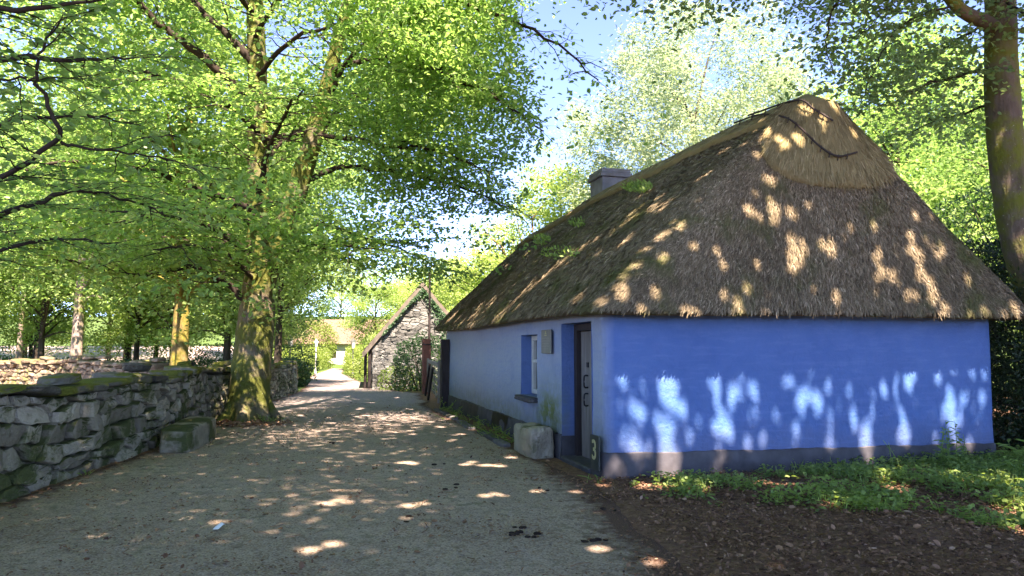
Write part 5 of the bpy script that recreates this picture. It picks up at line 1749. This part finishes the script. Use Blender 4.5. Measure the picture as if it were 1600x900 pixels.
# ivy on the gable
g = np.random.default_rng(75)
q = g.uniform(.4, BW + .1, 5200); z = slope_h(q) * (1 - .5 * g.random(5200) ** 2.2 * sm(1.2, BW, q)) - .02
keep = (g.random(5200) < .75 * sm(1.6, 3.4, q)) | ((z > slope_h(q) - .2) & (g.random(5200) < .6))
q, z = q[keep], z[keep]
P = B(q, np.full(len(q), -.06) - g.random(len(q)) * .12, z)
Lf = Leaves(); Lf.add(P, unit(g, len(q)) * .6 + [0, 0, -.6], unit(g, len(q)) * .5 + [0, -1, .3], g.uniform(.05, .11, len(q)), np.clip(g.normal(.5, .25, len(q)), 0, 1))
iv = crown_mesh('ivy', Lf, M['hedge_leaf'], None, .8, True, False)
tag(iv, 'ivy climbing over the right half of the stone gable', 'ivy')

# ------------------------------------------------------------------ plants by the cottage
def weed(name, label, base, h, nst, leaf, seed, mat=M['herb_leaf'], group=None, spread=.12, wr=.4):
    g = np.random.default_rng(seed)
    r = empty(name, base, label, 'plant', group)
    st = MB(); Lf = Leaves()
    for k in range(nst):
        b = np.array(base) + [g.normal(0, spread * .5), g.normal(0, spread * .5), -.02]
        hk = h * g.uniform(.55, 1.05)
        tip = b + [g.normal(0, spread), g.normal(0, spread), hk]
        q = spline([b, (b + tip) / 2 + g.normal(0, .02, 3), tip], 8)
        st.tube(q, np.linspace(.006, .003, 8), 5, cap=False)
        n = int(hk / .035)
        t = g.uniform(.12, 1, n)
        Pn = np.array([np.interp(t, np.linspace(0, 1, 8), q[:, i]) for i in range(3)]).T
        a = g.uniform(0, 6.28, n)
        D = np.stack([np.cos(a), np.sin(a), g.uniform(-.3, .5, n)], 1)
        Lf.add(Pn, D, np.array([0, 0, 1.0]) + g.normal(0, .25, (n, 3)), leaf * (1.25 - .7 * t) * g.uniform(.7, 1.2, n), np.clip(g.normal(.5, .2, n), 0, 1))
    st.build('stem', M['herb_leaf'], r)
    crown_mesh('foliage', Lf, mat, r, wr, False, False)
weed('nettle', 'tall nettle plant growing against the black base of the end wall', H(4.75, -.42), .62, 5, .13, 81)
weed('thistle', 'spiky pale thistle by the right corner of the end wall', H(5.75, -.45), .50, 3, .26, 82, wr=.28, spread=.16)
weed('dock_plant', 'small leafy sprig against the end wall just left of the thistle', H(5.15, -.25), .42, 3, .10, 83)
weed('grass_tuft', 'single thin seed stalk in front of the middle of the end wall', H(3.9, -.5), .40, 2, .05, 84, wr=.2)
for k, (s0, w) in enumerate(((9.6, .5), (8.6, .25), (7.6, .22), (6.7, .2), (5.8, .25), (5.0, .22), (4.2, .28), (3.4, .34))):
    weed('flower_strip_plant', 'leafy green plant in the strip between kerb and long wall', H(-.2, s0), w, 9, .075, 90 + k, group='plants along the foot of the long wall', spread=.26, wr=.6)
weed('corner_weed', 'tiny green weed at the near foot of the cottage corner', H(-.2, -.12), .12, 6, .05, 99, spread=.07, wr=.7)
weed('wall_weed', 'small green weed at the foot of the stone wall', (-5.30, 9.0, 0), .10, 6, .05, 98, spread=.07, wr=.7)
weed('wall_weed', 'small weeds at the right foot of the big beech', (-5.1, 15.2, 0), .22, 12, .06, 97, spread=.14, wr=.6)

# ground cover, litter
def in_poly(x, y, poly):
    poly = np.asarray(poly); ins = np.zeros(len(x), bool); j = len(poly) - 1
    for i in range(len(poly)):
        xi, yi = poly[i]; xj, yj = poly[j]
        ins ^= ((yi > y) != (yj > y)) & (x < (xj - xi) * (y - yi) / (yj - yi + 1e-12) + xi)
        j = i
    return ins
def gp(u, v):
    d = ray(u, v); t = -EYE / d[2]; return (d[0] * t, d[1] * t)
def lump_z(x, y):
    N = Noise(5); P = np.stack([x, y, 0 * x], -1)
    return ground_z(x, y) + sm(1.3, 2.6, x) * sm(9.2, 8.0, y) * (.05 + .05 * N(P, .8))
g = np.random.default_rng(120)
NP = Noise(44)
lawn = [gp(975, 755), gp(1550, 712), (9.5, 11), (13, 9.5), (11, 6.0), gp(1600, 850), gp(1500, 838), gp(1420, 820), gp(1290, 825), gp(1190, 815), gp(1080, 800), gp(1010, 780)]
n = 120000
x = g.uniform(1, 13, n); y = g.uniform(5, 11.5, n)
dens = sm(-.35, .35, NP(np.stack([x, y, 0 * x], -1), 1.6) + .4 * NP(np.stack([x, y, 0 * x + 3], -1), 4.0) + .55 * sm(2.2, 5.5, x) - .28)
wallq = (np.stack([x, y], -1) - HC[:2]) @ HL[:2]
dens = np.maximum(dens, .8 * sm(-.7, -.25, wallq) * sm(4.0, 5.5, x)) * (1 - .85 * sm(-.55, -.2, wallq) * sm(5.2, 3.8, x))
k = in_poly(x, y, lawn) & (g.random(n) < dens) & ~((wallq > -.03) & (x < 7.1))
x, y = x[k], y[k]; n = len(x)
z = lump_z(x, y) + .01 + g.random(n) ** 2 * .13
Lf = Leaves()
D = unit(g, n); D[:, 2] = np.abs(D[:, 2]) * .4 - .05
tone = np.clip(.5 + .3 * NP(np.stack([x, y, 0 * x], -1), 3.0) + g.normal(0, .2, n), 0, 1)
Lf.add(np.stack([x, y, z], -1), D, unit(g, n) * .55 + [0, 0, 1.0], g.uniform(.025, .065, n), tone)
tag(crown_mesh('ground_cover', Lf, M['herb_leaf'], None, .85, False, False), 'low green ivy and clover patches spreading in front of the end wall', 'ground cover', kind='stuff')
# grass blades
n = 26000
x = g.uniform(1, 13, n); y = g.uniform(5, 11.5, n)
dens = sm(-.1, .5, NP(np.stack([x, y, 0 * x], -1), 1.6) + .6 * sm(2.2, 5.5, x) - .3)
wallq = (np.stack([x, y], -1) - HC[:2]) @ HL[:2]
k = in_poly(x, y, lawn) & (g.random(n) < dens) & ~((wallq > -.03) & (x < 7.1))
x, y = x[k], y[k]; n = len(x)
D = unit(g, n) * .5 + [0, 0, 1.0]
Lf = Leaves(); Lf.add(np.stack([x, y, lump_z(x, y) - .005], -1), D, unit(g, n), g.uniform(.06, .18, n), np.clip(g.normal(.55, .2, n), 0, 1))
tag(crown_mesh('grass', Lf, M['herb_leaf'], None, .09, True, False), 'thin grass blades among the ground cover by the end wall', 'grass', kind='stuff')
# leaf litter: thick under the trees at the right, thin on the path, gathered along walls
def scatter(n, fx, fy, size, dens=None, flat=.35, tone=(.35, .25)):
    x = fx(n); y = fy(n)
    if dens is not None:
        k = g.random(n) < dens(x, y); x, y = x[k], y[k]
    n = len(x)
    D = unit(g, n); D[:, 2] *= .25
    Lf.add(np.stack([x, y, lump_z(x, y) + .016 + g.random(n) * .02], -1), D, unit(g, n) * flat + [0, 0, 1.0], size * g.uniform(.3, 1.0, n) * (1 + 1.1 * (g.random(n) < .12)), np.clip(g.normal(tone[0], tone[1], n), 0, 1))
Lf = Leaves()
prx = lambda y: np.interp(y, PR[:, 1], PR[:, 0])
scatter(70000, lambda n: g.uniform(.6, 9, n), lambda n: g.uniform(2.6, 9.2, n), .036, lambda x, y: sm(-.35, .45, x - prx(y) + .25 * NP(np.stack([x, y, 0 * x], -1), 2.)) * ((np.stack([x, y], -1) - HC[:2]) @ HL[:2] < -.04), .6, (.42, .3))
scatter(34000, lambda n: g.uniform(-5.4, 1.6, n), lambda n: 2.2 + g.random(n) ** 1.5 * 18, .030, lambda x, y: .12 + .88 * sm(-.25, .6, NP(np.stack([x, y, 0 * x], -1), 1.3)) * (x > np.interp(y, PL[:, 1], PL[:, 0])) * (x < prx(y)), .4, (.45, .25))
scatter(6000, lambda n: g.uniform(-7.5, -2, n), lambda n: g.uniform(2.6, 24, n), .04, lambda x, y: np.exp(-np.abs(x - np.interp(y, PL[:, 1], PL[:, 0]) - .12) / .18) * (x > np.interp(y, PL[:, 1], PL[:, 0])), .5, (.4, .25))
scatter(2200, lambda n: g.uniform(-6.2, -4.6, n), lambda n: g.uniform(14, 15.6, n), .09, lambda x, y: np.exp(-((x + 5.7) / .8) ** 2 - ((y - 14.9) / .5) ** 2), .6, (.75, .2))
scatter(5000, lambda n: g.uniform(-2.4, 1.2, n), lambda n: g.uniform(8.6, 20, n), .04, lambda x, y: np.exp(-np.abs(x - prx(y)) / .2) * (((np.stack([x, y], -1) - HC[:2]) @ HR[:2]) < -.06), .5, (.4, .25))
def twig_litter():
    n = 700
    x = g.uniform(-4.5, 8, n); y = g.uniform(3, 9, n)
    k = (g.random(n) < np.where(x > prx(y), .9, .22)) & ((np.stack([x, y], -1) - HC[:2]) @ HL[:2] < -.1) & (x > np.interp(y, PL[:, 1], PL[:, 0]) + .1)
    x, y = x[k], y[k]
    mb = MB()
    for a, b in zip(x, y):
        th = g.uniform(0, 6.28); l = g.uniform(.05, .22); z = float(lump_z(np.array(a), np.array(b))) + .025
        d = np.array([math.cos(th), math.sin(th), 0]); o = np.array([-d[1], d[0], 0]) * g.normal(0, .02)
        mb.tube([np.array([a, b, z]) - d * l / 2, np.array([a, b, z + .006]) + o, np.array([a, b, z + g.uniform(-.004, .012)]) + d * l / 2], g.uniform(.002, .0045), 4, cap=False)
    return mb
tag(twig_litter().build('twig_litter', M['brown_bark']), 'small broken twigs lying on the soil and path', 'twigs', kind='stuff')
crown = crown_mesh('leaf_litter', Lf, M['litter'], None, .7, False, False)
tag(crown, 'dry brown beech leaves scattered over soil and path', 'leaf litter', kind='stuff')
# small clods and cones on the path
mb = MB()
for (u, v, n_) in ((705, 765, 3), (810, 835, 4), (820, 840, 3), (815, 826, 2), (512, 692, 3), (930, 850, 4), (945, 800, 2), (690, 728, 2), (850, 770, 2), (640, 815, 2)):
    for _ in range(n_):
        px_, py_ = gp(u + g.normal(0, 8), v + g.normal(0, 2.5))
        s_ = g.uniform(.02, .05)
        mb.rock((px_, py_, .018), (s_ * 1.5, s_, s_ * .6), None, g.random(), int(g.integers(1e6)), 0, .12, 2.5, 3)
tag(mb.build('soil_crumbs', plain('dark_soil_crumbs', (.03, .022, .016), .95, .1)), 'dark crumbs of soil and beech mast lying on the path', 'debris', kind='stuff')
